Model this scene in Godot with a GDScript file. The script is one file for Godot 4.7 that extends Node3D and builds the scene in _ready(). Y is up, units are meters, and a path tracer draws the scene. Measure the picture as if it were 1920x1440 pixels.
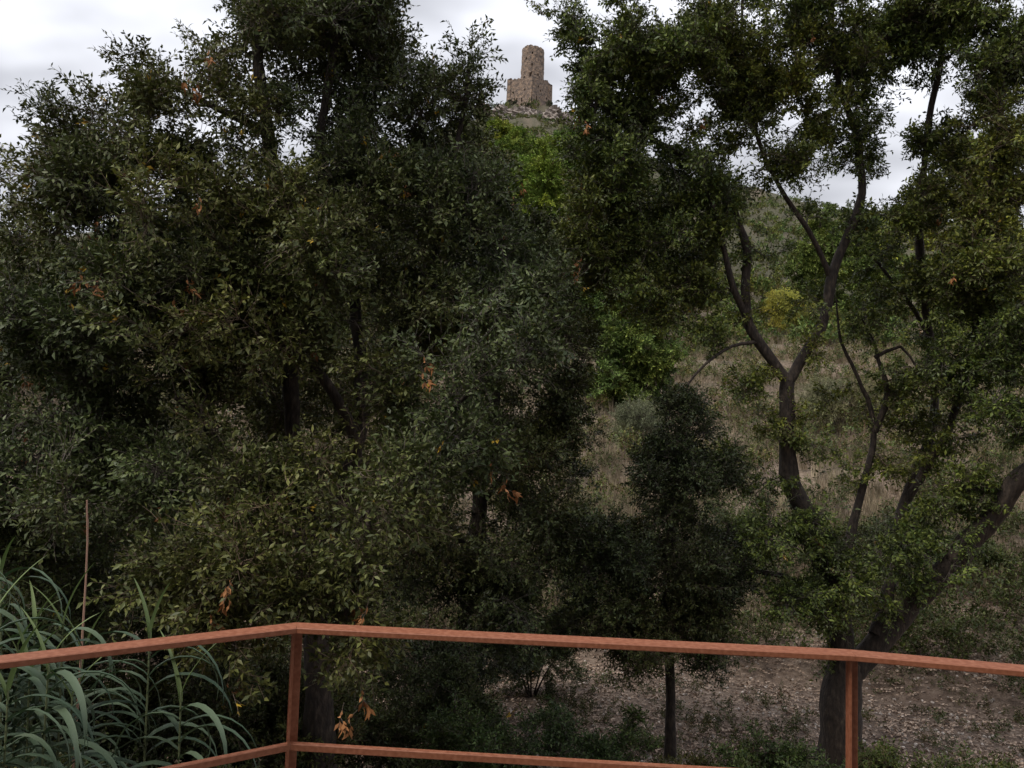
extends Node3D
# A rusty terrace railing in front of evergreen oaks; a ruined castle on the hill behind.

const EYE := Vector3(0, 1.75, 0)
const FOCAL := 1500.0        # in pixels of a 1920 x 1440 picture
const PITCH := 0.070
const ROLL := 0.031
const GROUND := -3.0
var cam_basis: Basis
var rng := RandomNumberGenerator.new()
var noise := FastNoiseLite.new()
var M := {}
var S := {}
var taken := {}

# ---------------------------------------------------------------- small helpers
func at(x: float, y: float, depth: float) -> Vector3:
	return EYE + cam_basis * (Vector3((x - 960.0) / FOCAL, (720.0 - y) / FOCAL, -1.0) * depth)

func on_height(x: float, y: float, h: float) -> Vector3:
	var d := cam_basis * Vector3((x - 960.0) / FOCAL, (720.0 - y) / FOCAL, -1.0)
	return EYE + d * ((h - EYE.y) / d.y)

func numbered(called: String) -> String:
	var n: int = taken.get(called, 0)
	taken[called] = n + 1
	return called if n == 0 else "%s_%03d" % [called, n]

func thing(called: String, label: String, category: String, where := Vector3.ZERO, group := "") -> Node3D:
	var o := Node3D.new()
	o.name = numbered(called)
	o.position = where
	o.set_meta("label", label)
	o.set_meta("category", category)
	if group:
		o.set_meta("group", group)
	add_child(o)
	return o

func tag(o: Node3D, label: String, category := "", group := "") -> void:
	o.set_meta("label", label)
	if category:
		o.set_meta("category", category)
	if group:
		o.set_meta("group", group)

func part(called: String, mesh: Mesh, parent: Node, mat: Material = null) -> MeshInstance3D:
	var o := MeshInstance3D.new()
	o.name = called
	o.mesh = mesh
	if mat:
		o.material_override = mat
	parent.add_child(o, true)
	return o

func top(called: String, mesh: Mesh, mat: Material = null) -> MeshInstance3D:
	var o := MeshInstance3D.new()
	o.name = numbered(called)
	o.mesh = mesh
	if mat:
		o.material_override = mat
	add_child(o)
	return o

# mesh buffers: [vertices, normals, colours, indices]
func buf() -> Dictionary:
	return {"v": PackedVector3Array(), "n": PackedVector3Array(), "c": PackedColorArray(), "i": PackedInt32Array()}

func commit(b: Dictionary, mat: Material = null) -> ArrayMesh:
	var a := []
	a.resize(Mesh.ARRAY_MAX)
	a[Mesh.ARRAY_VERTEX] = b.v
	a[Mesh.ARRAY_NORMAL] = b.n
	if b.c.size() == b.v.size():
		a[Mesh.ARRAY_COLOR] = b.c
	a[Mesh.ARRAY_INDEX] = b.i
	var m := ArrayMesh.new()
	m.add_surface_from_arrays(Mesh.PRIMITIVE_TRIANGLES, a)
	if mat:
		m.surface_set_material(0, mat)
	return m

func quad(b: Dictionary, p0: Vector3, p1: Vector3, p2: Vector3, p3: Vector3, c := Color.WHITE) -> void:
	# corners counter-clockwise as seen from outside
	var n := (p1 - p0).cross(p3 - p0).normalized()
	if n == Vector3.ZERO:
		n = (p2 - p1).cross(p3 - p1).normalized()
	var k: int = b.v.size()
	for p in [p0, p1, p2, p3]:
		b.v.append(p)
		b.n.append(n)
		b.c.append(c)
	for j in [0, 2, 1, 0, 3, 2]:
		b.i.append(k + j)

func tube(b: Dictionary, pts: PackedVector3Array, radii: PackedFloat32Array, sides: int, c := Color.WHITE, knobby := 0.0) -> void:
	var n := pts.size()
	if n < 2:
		return
	var k: int = b.v.size()
	var side := Vector3.ZERO
	for i in n:
		var t := (pts[mini(i + 1, n - 1)] - pts[maxi(i - 1, 0)]).normalized()
		if side == Vector3.ZERO:
			side = t.cross(Vector3.UP if absf(t.y) < 0.9 else Vector3.RIGHT).normalized()
		else:
			side = (side - t * side.dot(t)).normalized()
		var other := t.cross(side)
		for s in sides:
			var a := TAU * s / sides
			var d := side * cos(a) + other * sin(a)
			var r := radii[i]
			if knobby > 0.0:
				var q := pts[i] + d * r
				r *= 1.0 + knobby * (noise.get_noise_3d(q.x * 6.0, q.y * 2.5, q.z * 6.0) + 0.5 * noise.get_noise_3d(q.x * 17.0, q.y * 6.0, q.z * 17.0))
			b.v.append(pts[i] + d * r)
			b.n.append(d)
			b.c.append(c)
	for i in n - 1:
		for s in sides:
			var p := k + i * sides + s
			var q := k + i * sides + (s + 1) % sides
			for j in [p, p + sides, q, q, p + sides, q + sides]:
				b.i.append(j)
	# the end
	var e: int = b.v.size()
	b.v.append(pts[n - 1] + (pts[n - 1] - pts[n - 2]).normalized() * radii[n - 1] * 0.5)
	b.n.append((pts[n - 1] - pts[n - 2]).normalized())
	b.c.append(c)
	for s in sides:
		for j in [k + (n - 1) * sides + s, e, k + (n - 1) * sides + (s + 1) % sides]:
			b.i.append(j)

func box(b: Dictionary, t: Transform3D, size: Vector3, bevel := 0.0, c := Color.WHITE) -> void:
	var h := size * 0.5
	var bv := bevel
	# a box whose edges are chamfered: each face inset, joined by edge strips and corner triangles
	var f := func(x: float, y: float, z: float, ax: int) -> Vector3:
		var p := Vector3(x * h.x, y * h.y, z * h.z)
		for a in 3:
			if a != ax:
				p[a] -= signf(p[a]) * bv
		return t * p
	for ax in 3:
		for s in [-1.0, 1.0]:
			var u := (ax + 1) % 3
			var w := (ax + 2) % 3
			var cs := []
			for q in [[-1, -1], [1, -1], [1, 1], [-1, 1]]:
				var p := Vector3.ZERO
				p[ax] = s
				p[u] = q[0]
				p[w] = q[1]
				cs.append(f.call(p.x, p.y, p.z, ax))
			if s > 0:
				quad(b, cs[0], cs[1], cs[2], cs[3], c)
			else:
				quad(b, cs[3], cs[2], cs[1], cs[0], c)
	if bv > 0.0:
		for ax in 3:      # edges along axis ax
			var u := (ax + 1) % 3
			var w := (ax + 2) % 3
			for su in [-1.0, 1.0]:
				for sw in [-1.0, 1.0]:
					var lo := Vector3.ZERO
					lo[ax] = -1
					lo[u] = su
					lo[w] = sw
					var hi := lo
					hi[ax] = 1
					var a0: Vector3 = f.call(lo.x, lo.y, lo.z, u)
					var a1: Vector3 = f.call(hi.x, hi.y, hi.z, u)
					var b0: Vector3 = f.call(lo.x, lo.y, lo.z, w)
					var b1: Vector3 = f.call(hi.x, hi.y, hi.z, w)
					# pull ends in by the bevel so that they meet the corner triangle
					if su * sw > 0:
						quad(b, a0, b0, b1, a1, c)
					else:
						quad(b, a1, b1, b0, a0, c)

func smooth_line(pts: Array, step := 0.2) -> PackedVector3Array:
	# Catmull-Rom through the points
	var out := PackedVector3Array()
	for i in pts.size() - 1:
		var a: Vector3 = pts[maxi(i - 1, 0)]
		var p: Vector3 = pts[i]
		var q: Vector3 = pts[i + 1]
		var z: Vector3 = pts[mini(i + 2, pts.size() - 1)]
		var n := maxi(2, int(p.distance_to(q) / step))
		for k in n:
			out.append(p.cubic_interpolate(q, a, z, float(k) / n))
	out.append(pts[-1])
	return out

func unit() -> Vector3:
	while true:
		var v := Vector3(rng.randf_range(-1, 1), rng.randf_range(-1, 1), rng.randf_range(-1, 1))
		if v.length_squared() < 1.0 and v.length_squared() > 0.01:
			return v.normalized()
	return Vector3.UP

func mix_color(a: Color, b: Color, t: float) -> Color:
	return a.lerp(b, t)

# ---------------------------------------------------------------- materials
func noise_tex(freq: float, seed_: int, stops: Array, size := 256, octaves := 4, normal := false) -> NoiseTexture2D:
	var n := FastNoiseLite.new()
	n.seed = seed_
	n.noise_type = FastNoiseLite.TYPE_SIMPLEX_SMOOTH
	n.frequency = freq
	n.fractal_octaves = octaves
	var t := NoiseTexture2D.new()
	t.width = size
	t.height = size
	t.seamless = true
	t.noise = n
	if normal:
		t.as_normal_map = true
		t.bump_strength = 6.0
	elif stops:
		var g := Gradient.new()
		g.offsets = PackedFloat32Array(stops.map(func(s): return s[0]))
		g.colors = PackedColorArray(stops.map(func(s): return s[1]))
		t.color_ramp = g
	return t

func lin(r: float, g: float, b: float) -> Color:
	return Color(r, g, b).linear_to_srgb()

func leaf_material(rough: float, back: Color) -> StandardMaterial3D:
	var m := StandardMaterial3D.new()
	m.vertex_color_use_as_albedo = true
	m.roughness = rough
	m.cull_mode = BaseMaterial3D.CULL_DISABLED
	m.metallic_specular = 0.36
	m.backlight_enabled = true
	m.backlight = back
	return m

func tri_material(tex: Texture2D, scale: float, rough: float, bump: Texture2D = null, bump_cm := 0.0) -> StandardMaterial3D:
	var m := StandardMaterial3D.new()
	m.albedo_texture = tex
	m.roughness = rough
	m.uv1_triplanar = true
	m.uv1_world_triplanar = true
	m.uv1_scale = Vector3.ONE * scale
	if bump:
		m.heightmap_enabled = true
		m.heightmap_texture = bump
		m.heightmap_scale = bump_cm
	return m

func make_materials() -> void:
	M.leaf = leaf_material(0.5, Color(0.35, 0.4, 0.2))
	M.dead = leaf_material(0.7, Color(0.3, 0.2, 0.1))
	M.reed = leaf_material(0.45, Color(0.3, 0.4, 0.25))
	M.far = leaf_material(0.7, Color(0.25, 0.3, 0.15))
	var bark_stops := [[0.0, lin(0.012, 0.009, 0.007)], [0.45, lin(0.03, 0.021, 0.016)], [0.7, lin(0.06, 0.043, 0.031)], [1.0, lin(0.11, 0.085, 0.066)]]
	M.bark = tri_material(noise_tex(0.02, 3, bark_stops), 1.6, 0.9, noise_tex(0.05, 4, []), 1.2)
	M.bark.uv1_scale = Vector3(2.6, 0.9, 2.6)
	M.twig = StandardMaterial3D.new()
	M.twig.albedo_color = lin(0.05, 0.036, 0.027)
	M.twig.roughness = 0.9
	var rust := [[0.0, lin(0.18, 0.053, 0.02)], [0.4, lin(0.23, 0.074, 0.032)], [0.62, lin(0.265, 0.092, 0.044)], [1.0, lin(0.33, 0.135, 0.075)]]
	M.rust = tri_material(noise_tex(0.03, 11, rust, 512, 6), 2.2, 0.62, noise_tex(0.09, 12, []), 0.012)
	var stone := [[0.0, lin(0.05, 0.04, 0.034)], [0.38, lin(0.15, 0.115, 0.095)], [0.6, lin(0.24, 0.17, 0.125)], [1.0, lin(0.45, 0.31, 0.21)]]
	M.stone = tri_material(noise_tex(0.02, 21, stone, 512, 6), 0.09, 0.95, noise_tex(0.07, 22, [], 512), 25.0)
	var crag := [[0.0, lin(0.10, 0.085, 0.07)], [0.45, lin(0.30, 0.25, 0.22)], [1.0, lin(0.52, 0.46, 0.42)]]
	M.crag = tri_material(noise_tex(0.02, 23, crag, 512, 6), 0.12, 0.95, noise_tex(0.05, 24, [], 512), 30.0)
	var rock := [[0.0, lin(0.12, 0.10, 0.085)], [0.5, lin(0.27, 0.235, 0.205)], [1.0, lin(0.42, 0.38, 0.34)]]
	M.rock = tri_material(noise_tex(0.03, 25, rock), 1.5, 0.95, noise_tex(0.06, 26, []), 2.0)
	var pale := [[0.0, lin(0.33, 0.28, 0.24)], [0.5, lin(0.5, 0.44, 0.39)], [1.0, lin(0.6, 0.55, 0.5)]]
	M.pale_rock = tri_material(noise_tex(0.03, 27, pale), 1.5, 0.95, noise_tex(0.06, 26, []), 2.0)
	var soil := [[0.0, Color(0.45, 0.42, 0.40)], [0.5, Color(0.78, 0.75, 0.73)], [1.0, Color(1.0, 1.0, 1.0)]]
	M.soil = tri_material(noise_tex(0.03, 31, soil, 512, 6), 0.35, 0.97, noise_tex(0.06, 32, [], 512, 5), 6.0)
	M.soil.vertex_color_use_as_albedo = true
	var conc := [[0.0, lin(0.2, 0.19, 0.175)], [1.0, lin(0.36, 0.345, 0.32)]]
	M.concrete = tri_material(noise_tex(0.01, 41, conc, 512, 5), 0.8, 0.9)
	var plaster := [[0.0, lin(0.13, 0.11, 0.09)], [1.0, lin(0.22, 0.19, 0.16)]]
	M.plaster = tri_material(noise_tex(0.01, 43, plaster, 256, 5), 0.5, 0.95)
	M.wood = StandardMaterial3D.new()
	M.wood.albedo_color = lin(0.09, 0.06, 0.04)
	M.litter = leaf_material(0.85, Color(0.2, 0.15, 0.1))

# ---------------------------------------------------------------- leaf sprays
func leaf(b: Dictionary, base: Vector3, dir: Vector3, up: Vector3, length: float, width: float, c: Color, fold := 0.25, droop := 0.15) -> void:
	var side := dir.cross(up).normalized()
	var nrm := side.cross(dir).normalized()
	var k: int = b.v.size()
	var m1 := base + dir * length * 0.5 - nrm * width * fold * 0.4
	var tip := base + dir * length - nrm * length * droop
	var l := base + dir * length * 0.45 + side * width * 0.5 + nrm * width * fold * 0.4
	var r := base + dir * length * 0.45 - side * width * 0.5 + nrm * width * fold * 0.4
	for p in [base, m1, tip, l, r]:
		b.v.append(p)
		b.c.append(c)
	b.n.append_array([nrm, nrm, nrm, (nrm - side * fold).normalized(), (nrm + side * fold).normalized()])
	for j in [0, 1, 3, 1, 2, 3, 0, 4, 1, 1, 4, 2]:
		b.i.append(k + j)

func spray(o: Dictionary) -> ArrayMesh:
	# a leafy twig that runs along +z with y up; o: len, leaf, width, n, twigs, dark, light, spread
	var b := buf()
	var wood: Color = o.wood
	var stems := [[Vector3.ZERO, Vector3(0, 0, 1), o.len]]
	for t in o.twigs:
		var z: float = o.len * rng.randf_range(0.15, 0.7)
		var a := rng.randf_range(0, TAU)
		var d := (Vector3(cos(a), sin(a) * 0.6, 0) * rng.randf_range(0.5, 1.0) + Vector3(0, 0.1, 1) * 0.8).normalized()
		stems.append([Vector3(0, 0, z), d, o.len * rng.randf_range(0.35, 0.65)])
	var each := int(ceil(float(o.n) / stems.size()))
	for s in stems:
		var p0: Vector3 = s[0]
		var d: Vector3 = s[1]
		var l: float = s[2]
		var bend := unit() * l * 0.12
		var pts := PackedVector3Array([p0, p0 + d * l * 0.5 + bend, p0 + d * l + bend * 0.4])
		tube(b, pts, PackedFloat32Array([o.thick, o.thick * 0.75, o.thick * 0.45]), 3, wood)
		var ang := rng.randf_range(0, TAU)
		for k in each:
			var f := lerpf(o.bare, 1.0, (k + rng.randf() * 0.7) / each)
			var base := pts[0].lerp(pts[1], f * 2.0) if f < 0.5 else pts[1].lerp(pts[2], f * 2.0 - 1.0)
			ang += 2.4 + rng.randf_range(-0.5, 0.5)
			var x := d.cross(Vector3.UP).normalized()
			var y := x.cross(d)
			var ld: Vector3 = (x * cos(ang) + y * sin(ang) * 0.75 + d * rng.randf_range(0.3, 1.1) * o.get("along", 1.0) + Vector3(0, -0.15, 0)).normalized()
			var up := (Vector3.UP * 0.9 + unit() * 0.8).normalized()
			var c: Color = mix_color(o.dark, o.light, pow(rng.randf(), 1.6))
			var ll: float = o.leaf * rng.randf_range(0.65, 1.2)
			leaf(b, base, ld, up, ll, ll * o.width * rng.randf_range(0.8, 1.15), c, rng.randf_range(0.1, 0.5), rng.randf_range(-0.05, 0.3))
	return commit(b, o.mat)

func make_sprays() -> void:
	var wood := Color(0.13, 0.10, 0.08)
	var oak := {"len": 0.34, "leaf": 0.062, "width": 0.46, "n": 26, "twigs": 3, "thick": 0.0028, "bare": 0.2, "wood": wood, "dark": Color(0.047, 0.06, 0.02), "light": Color(0.16, 0.175, 0.058), "mat": M.leaf}
	S.oak = [spray(oak), spray(oak), spray(oak)]
	var loose := oak.merged({"n": 16, "bare": 0.35, "len": 0.4, "twigs": 3}, true)
	S.loose = [spray(loose), spray(loose)]
	var green := oak.merged({"dark": Color(0.054, 0.076, 0.016), "light": Color(0.2, 0.22, 0.044), "leaf": 0.066}, true)
	S.green = [spray(green), spray(green), spray(green)]
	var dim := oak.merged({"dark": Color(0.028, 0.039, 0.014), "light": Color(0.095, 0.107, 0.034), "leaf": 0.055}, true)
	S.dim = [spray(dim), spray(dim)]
	var shrub := oak.merged({"leaf": 0.05, "dark": Color(0.03, 0.052, 0.014), "light": Color(0.1, 0.13, 0.036), "len": 0.26}, true)
	S.shrub = [spray(shrub), spray(shrub)]
	var olive := oak.merged({"leaf": 0.07, "width": 0.22, "n": 34, "len": 0.45, "dark": Color(0.12, 0.125, 0.055), "light": Color(0.28, 0.275, 0.14), "mat": M.far}, true)
	S.olive = [spray(olive), spray(olive)]
	var yellow := oak.merged({"leaf": 0.08, "width": 0.2, "n": 34, "len": 0.5, "dark": Color(0.24, 0.24, 0.04), "light": Color(0.6, 0.52, 0.08), "mat": M.far}, true)
	S.yellow = [spray(yellow), spray(yellow)]
	var far := oak.merged({"leaf": 0.24, "width": 0.5, "n": 30, "len": 0.9, "thick": 0.012, "dark": Color(0.05, 0.08, 0.02), "light": Color(0.16, 0.2, 0.05), "mat": M.far}, true)
	S.far = [spray(far), spray(far)]
	var scrub := far.merged({"dark": Color(0.05, 0.06, 0.022), "light": Color(0.15, 0.155, 0.06), "leaf": 0.13, "len": 0.6, "n": 40, "thick": 0.008}, true)
	S.scrub = [spray(scrub), spray(scrub)]
	var dead := oak.merged({"along": 2.6, "n": 9, "twigs": 1, "len": 0.2, "leaf": 0.075, "width": 0.42, "dark": Color(0.22, 0.09, 0.03), "light": Color(0.55, 0.26, 0.11), "mat": M.dead}, true)
	S.dead = [spray(dead)]
	var yellowing := dead.merged({"n": 4, "leaf": 0.07, "dark": Color(0.3, 0.2, 0.02), "light": Color(0.55, 0.36, 0.05)}, true)
	S.yellowing = [spray(yellowing)]

func scatter(called: String, mesh: Mesh, rows: Array, parent: Node) -> MultiMeshInstance3D:
	# rows: [Transform3D, Color]
	var mm := MultiMesh.new()
	mm.transform_format = MultiMesh.TRANSFORM_3D
	mm.use_colors = true
	mm.mesh = mesh
	mm.instance_count = rows.size()
	var d := PackedFloat32Array()
	d.resize(rows.size() * 16)
	var k := 0
	for r in rows:
		var t: Transform3D = r[0]
		var c: Color = r[1]
		for q in 3:
			d[k] = t.basis.x[q]
			d[k + 1] = t.basis.y[q]
			d[k + 2] = t.basis.z[q]
			d[k + 3] = t.origin[q]
			k += 4
		d[k] = c.r
		d[k + 1] = c.g
		d[k + 2] = c.b
		d[k + 3] = 1.0
		k += 4
	mm.buffer = d
	var o := MultiMeshInstance3D.new()
	o.name = called
	o.multimesh = mm
	o.set_meta("kind", "stuff")
	parent.add_child(o, true)
	return o

func aim(dir: Vector3, up: Vector3, roll: float, scale: float, where: Vector3) -> Transform3D:
	var z := dir.normalized()
	var x := up.cross(z)
	if x.length_squared() < 1e-4:
		x = Vector3.RIGHT.cross(z)
	x = x.normalized().rotated(z, roll)
	var y := z.cross(x)
	return Transform3D(Basis(x, y, z) * scale, where)

# ---------------------------------------------------------------- trees
# limbs: [[radius at start, radius at end, [points]], ...] ; blobs: [centre, radii, density]
func tree(called: String, label: String, category: String, group: String, limbs: Array, blobs: Array, o: Dictionary) -> Node3D:
	var base: Vector3 = limbs[0][2][0]
	var root := thing(called, label, category, base, group)
	var per: float = o.get("density", 11.0)
	var n_spray: int = o.get("sprays", 20)
	var size: float = o.get("size", 1.0)
	var rise: float = o.get("rise", 0.2)
	var step: float = o.get("step", 0.28) 
	var tint: Color = o.get("tint", Color.WHITE)
	var gap: float = o.get("gap", -0.08)
	var pos := PackedVector3Array()
	var par := PackedInt32Array()
	var dirs := PackedVector3Array()
	var far := PackedFloat32Array()
	var tb := buf()
	for l in limbs:
		var line := smooth_line(l[2], o.get("limb_step", 0.16))
		var radii := PackedFloat32Array()
		for i in line.size():
			var f := float(i) / (line.size() - 1)
			radii.append(lerpf(l[0], l[1], f) * (1.0 + (0.5 * pow(1.0 - f, 8.0) if l == limbs[0] else 0.0)))
			if i > 0:
				line[i] += Vector3(noise.get_noise_3dv(line[i] * 3.0), noise.get_noise_3dv(line[i] * 3.0 + Vector3(9, 4, 2)), noise.get_noise_3dv(line[i] * 3.0 + Vector3(5, 1, 8))) * minf(l[0] * 0.6, 0.06)
		var local := PackedVector3Array()
		for p in line:
			local.append(p - base)
		tube(tb, local, radii, 10 if l[0] > 0.05 else 6, Color.WHITE, 0.25)
		var from: float = l[3] if l.size() > 3 else 0.0
		for i in line.size():
			if float(i) / line.size() < from:
				continue
			pos.append(line[i])
			par.append(-1)
			dirs.append((line[mini(i + 1, line.size() - 1)] - line[maxi(0, i - 1)]).normalized())
			far.append(0.0)
	part("trunk", commit(tb), root, o.get("bark", M.bark))
	# where the foliage is
	var spots := []
	for bl in blobs:
		var r: Vector3 = bl[1]
		var dens: float = per * (bl[2] if bl.size() > 2 else 1.0)
		var n := maxi(1, int(round(dens * 4.19 * r.x * r.y * r.z)))
		for k in n:
			var p: Vector3 = bl[0]
			for tries in 6:
				p = bl[0] + cam_basis * (unit() * pow(rng.randf(), 0.4) * rng.randf_range(0.75, 1.3) * r)
				if noise.get_noise_3dv(p * 2.3 / size + Vector3(31, 7, 13)) > gap:
					break
			var best := 1e9
			for q in pos:
				best = minf(best, q.distance_squared_to(p))
			spots.append([best, p, bl])
	spots.sort_custom(func(a, b): return a[0] < b[0])
	var paths := []
	for s in spots:
		var p: Vector3 = s[1]
		var best := 1e9
		var who := 0
		for i in pos.size():
			var c := pos[i].distance_to(p) + 0.3 * far[i]
			if c < best:
				best = c
				who = i
		var d := pos[who].distance_to(p)
		var ctrl := pos[who] + dirs[who] * d * 0.35 + Vector3(0, 0.12 * d * (1.0 if rise > 0.0 else -0.6), 0)
		var n := maxi(2, int(ceil(d / step)))
		var path := PackedInt32Array([who])
		var prev := who
		for k in range(1, n + 1):
			var f := float(k) / n
			var q := pos[who].lerp(ctrl, f).lerp(ctrl.lerp(p, f), f)
			if k < n:
				q += unit() * 0.1 * step
			pos.append(q)
			par.append(prev)
			dirs.append((q - pos[prev]).normalized())
			far.append(far[prev] + q.distance_to(pos[prev]))
			prev = pos.size() - 1
			path.append(prev)
		paths.append(path)
	var burden := PackedFloat32Array()
	burden.resize(pos.size())
	for i in range(pos.size() - 1, -1, -1):
		if burden[i] == 0.0:
			burden[i] = 1.0
		if par[i] >= 0:
			burden[par[i]] += burden[i]
	var bb := buf()
	var thick: float = o.get("twig", 0.0045) 
	for path in paths:
		var line := PackedVector3Array()
		var radii := PackedFloat32Array()
		for k in path.size():
			line.append(pos[path[k]] - base)
			var w: float = burden[path[maxi(k, 1)]]
			radii.append(minf(thick * pow(w, 0.42), o.get("branch", 0.045)))
		tube(bb, line, radii, 5 if radii[0] > 0.012 else 3, Color.WHITE)
	part("branches", commit(bb), root, M.twig).set_meta("kind", "stuff")
	# the leaves
	var kinds: Array = o.leaves
	var rows := []
	for k in kinds:
		rows.append([])
	var dead := []
	var yellow := []
	var centre: Vector3 = o.get("centre", base + Vector3(0, 4, 0))
	var p_dead: float = o.get("dead", 0.02)
	for k in spots.size():
		var path: PackedInt32Array = paths[k]
		var p: Vector3 = spots[k][1]
		var out := (p - centre).normalized()
		var lit := rng.randf_range(0.72, 1.25)
		var warm := clampf(noise.get_noise_3dv(p * 0.9 / size) * 1.6 + 0.35, 0.0, 1.0)
		var col := Color(lit * lerpf(0.88, 1.14, warm), lit * lerpf(0.97, 1.04, warm), lit * lerpf(1.1, 0.86, warm)) * tint
		var m := int(n_spray * rng.randf_range(0.45, 1.5))
		for j in m:
			var f := pow(rng.randf(), 1.5) * 2.2
			var i0 := maxi(path.size() - 2 - int(f), 0)
			var where := pos[path[i0 + 1]].lerp(pos[path[i0]], fmod(f, 1.0))
			var d := unit() * 0.95 + out * 0.45 + dirs[path[path.size() - 1]] * 0.35 + Vector3(0, rise, 0)
			var sc := rng.randf_range(0.7, 1.2) * size
			var v := rng.randf_range(0.85, 1.15)
			rows[rng.randi() % kinds.size()].append([aim(d, Vector3.UP, rng.randf_range(-0.8, 0.8), sc, where - base), Color(col.r * v, col.g * v, col.b * v)])
		if rng.randf() < p_dead:
			for j in rng.randi_range(1, 3):
				dead.append([aim(unit() * 0.6 + Vector3(0, -1, 0), Vector3.UP, rng.randf() * 6.0, rng.randf_range(0.7, 1.1) * size, p - base + unit() * 0.12 + out * 0.28), Color(1, 1, 1)])
		if rng.randf() < p_dead * 4.0:
			yellow.append([aim(unit() + out, Vector3.UP, rng.randf() * 6.0, rng.randf_range(0.7, 1.1) * size, p - base + unit() * 0.2 + out * 0.15), Color(1, 1, 1)])
	for k in kinds.size():
		scatter("crown", kinds[k], rows[k], root)
	if dead:
		scatter("dead_leaves", S.dead[0], dead, root)
	if yellow:
		scatter("yellowing_leaves", S.yellowing[0], yellow, root)
	return root

func B(x: float, y: float, d: float, rx: float, ry: float, rz: float, k := 1.0) -> Array:
	return [at(x, y, d), Vector3(rx, ry, rz), k]

func L(r0: float, r1: float, pts: Array, from := 0.0) -> Array:
	return [r0, r1, pts.map(func(p): return at(p[0], p[1], p[2])), from]

func bush(called: String, label: String, group: String, where: Vector3, r: Vector3, o: Dictionary) -> Node3D:
	var limbs := []
	for k in o.get("stems", 5):
		var a: float = TAU * k / o.get("stems", 5) + rng.randf()
		var d := Vector3(cos(a) * r.x, 0, sin(a) * r.z)
		limbs.append([0.022 * o.get("stem", 1.0), 0.008 * o.get("stem", 1.0), [where + Vector3(0, -0.08, 0) + d * 0.04, where + d * 0.25 + Vector3(0, r.y * 0.7, 0), where + d * 0.5 + Vector3(0, r.y * 1.3, 0)], 0.3])
	var blobs := [[where + Vector3(0, r.y, 0), r, 1.0]]
	for k in 3:
		var a := rng.randf() * TAU
		blobs.append([where + Vector3(cos(a) * r.x * 0.7, r.y * rng.randf_range(0.7, 1.4), sin(a) * r.z * 0.7), r * 0.5, 1.0])
	return tree(called, label, "shrub", group, limbs, blobs, {"centre": where, "dead": 0.01, "limb_step": 0.12}.merged(o, true))

# ---------------------------------------------------------------- terrain
const PROFILE := [[0.0, -14.6], [0.1, -8.0], [0.21, -2.5], [0.38, 5.0], [0.62, 13.0], [0.85, 19.5], [1.0, 23.3]]
const SKYLINE := [[-60.0, 6.0], [-33.0, 10.5], [-24.0, 13.5], [-12.0, 18.5], [-4.0, 22.2], [0.0, 23.2], [3.0, 23.0], [8.0, 20.0], [16.0, 17.5], [24.0, 15.5], [34.0, 13.0], [60.0, 8.0]]
const RIDGE := 220.0

func table(t: Array, x: float) -> float:
	if x <= t[0][0]:
		return t[0][1]
	for i in t.size() - 1:
		if x <= t[i + 1][0]:
			return lerpf(t[i][1], t[i + 1][1], (x - t[i][0]) / (t[i + 1][0] - t[i][0]))
	return t[-1][1]

func height(x: float, z: float) -> float:
	var d := sqrt(x * x + z * z)
	var rough := 0.05 * noise.get_noise_2d(x * 2.0, z * 2.0) + 0.06 * noise.get_noise_2d(x * 0.6, z * 0.6)
	var az := rad_to_deg(atan2(x, -z))
	if d < 17.3 or absf(az) > 95.0:
		return GROUND + rough
	var side := clampf((95.0 - absf(az)) / 30.0, 0.0, 1.0)
	var k := table(SKYLINE, az) / 23.3
	var dd := minf(d, RIDGE)
	var e := table(PROFILE, log(dd / 18.0) / log(RIDGE / 18.0) if dd > 18.0 else 0.0)
	if e > 0.0:
		e *= k
	else:
		e = lerpf(e, e * 0.8, 1.0 - k)
	var h := EYE.y + dd * tan(deg_to_rad(e))
	if d > RIDGE:
		h -= (d - RIDGE) * 0.35 * smoothstep(0.0, 60.0, d - RIDGE)
	h += (noise.get_noise_2d(x * 0.12, z * 0.12) * 0.03 + noise.get_noise_2d(x * 0.5, z * 0.5) * 0.008) * minf(d - 17.5, 120.0)
	# old field terraces: low steps across the slope
	if d < 90.0:
		var st := 2.2
		var q := (h + 10.0) / st
		var fl := floorf(q)
		var stepped := (fl + smoothstep(0.55, 0.95, q - fl)) * st - 10.0
		h = lerpf(h, stepped, 0.55 * smoothstep(25.0, 32.0, d))
	return lerpf(GROUND + rough, maxf(h, GROUND + rough), side * smoothstep(17.3, 18.3, d))

func on_ground(x: float, z: float) -> Vector3:
	return Vector3(x, height(x, z), z)

func ground_at(px: float, depth: float) -> Vector3:
	# the ground under the column of pixels px at that depth
	var p := at(px, 850.0, depth)
	return on_ground(p.x, p.z)

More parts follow.
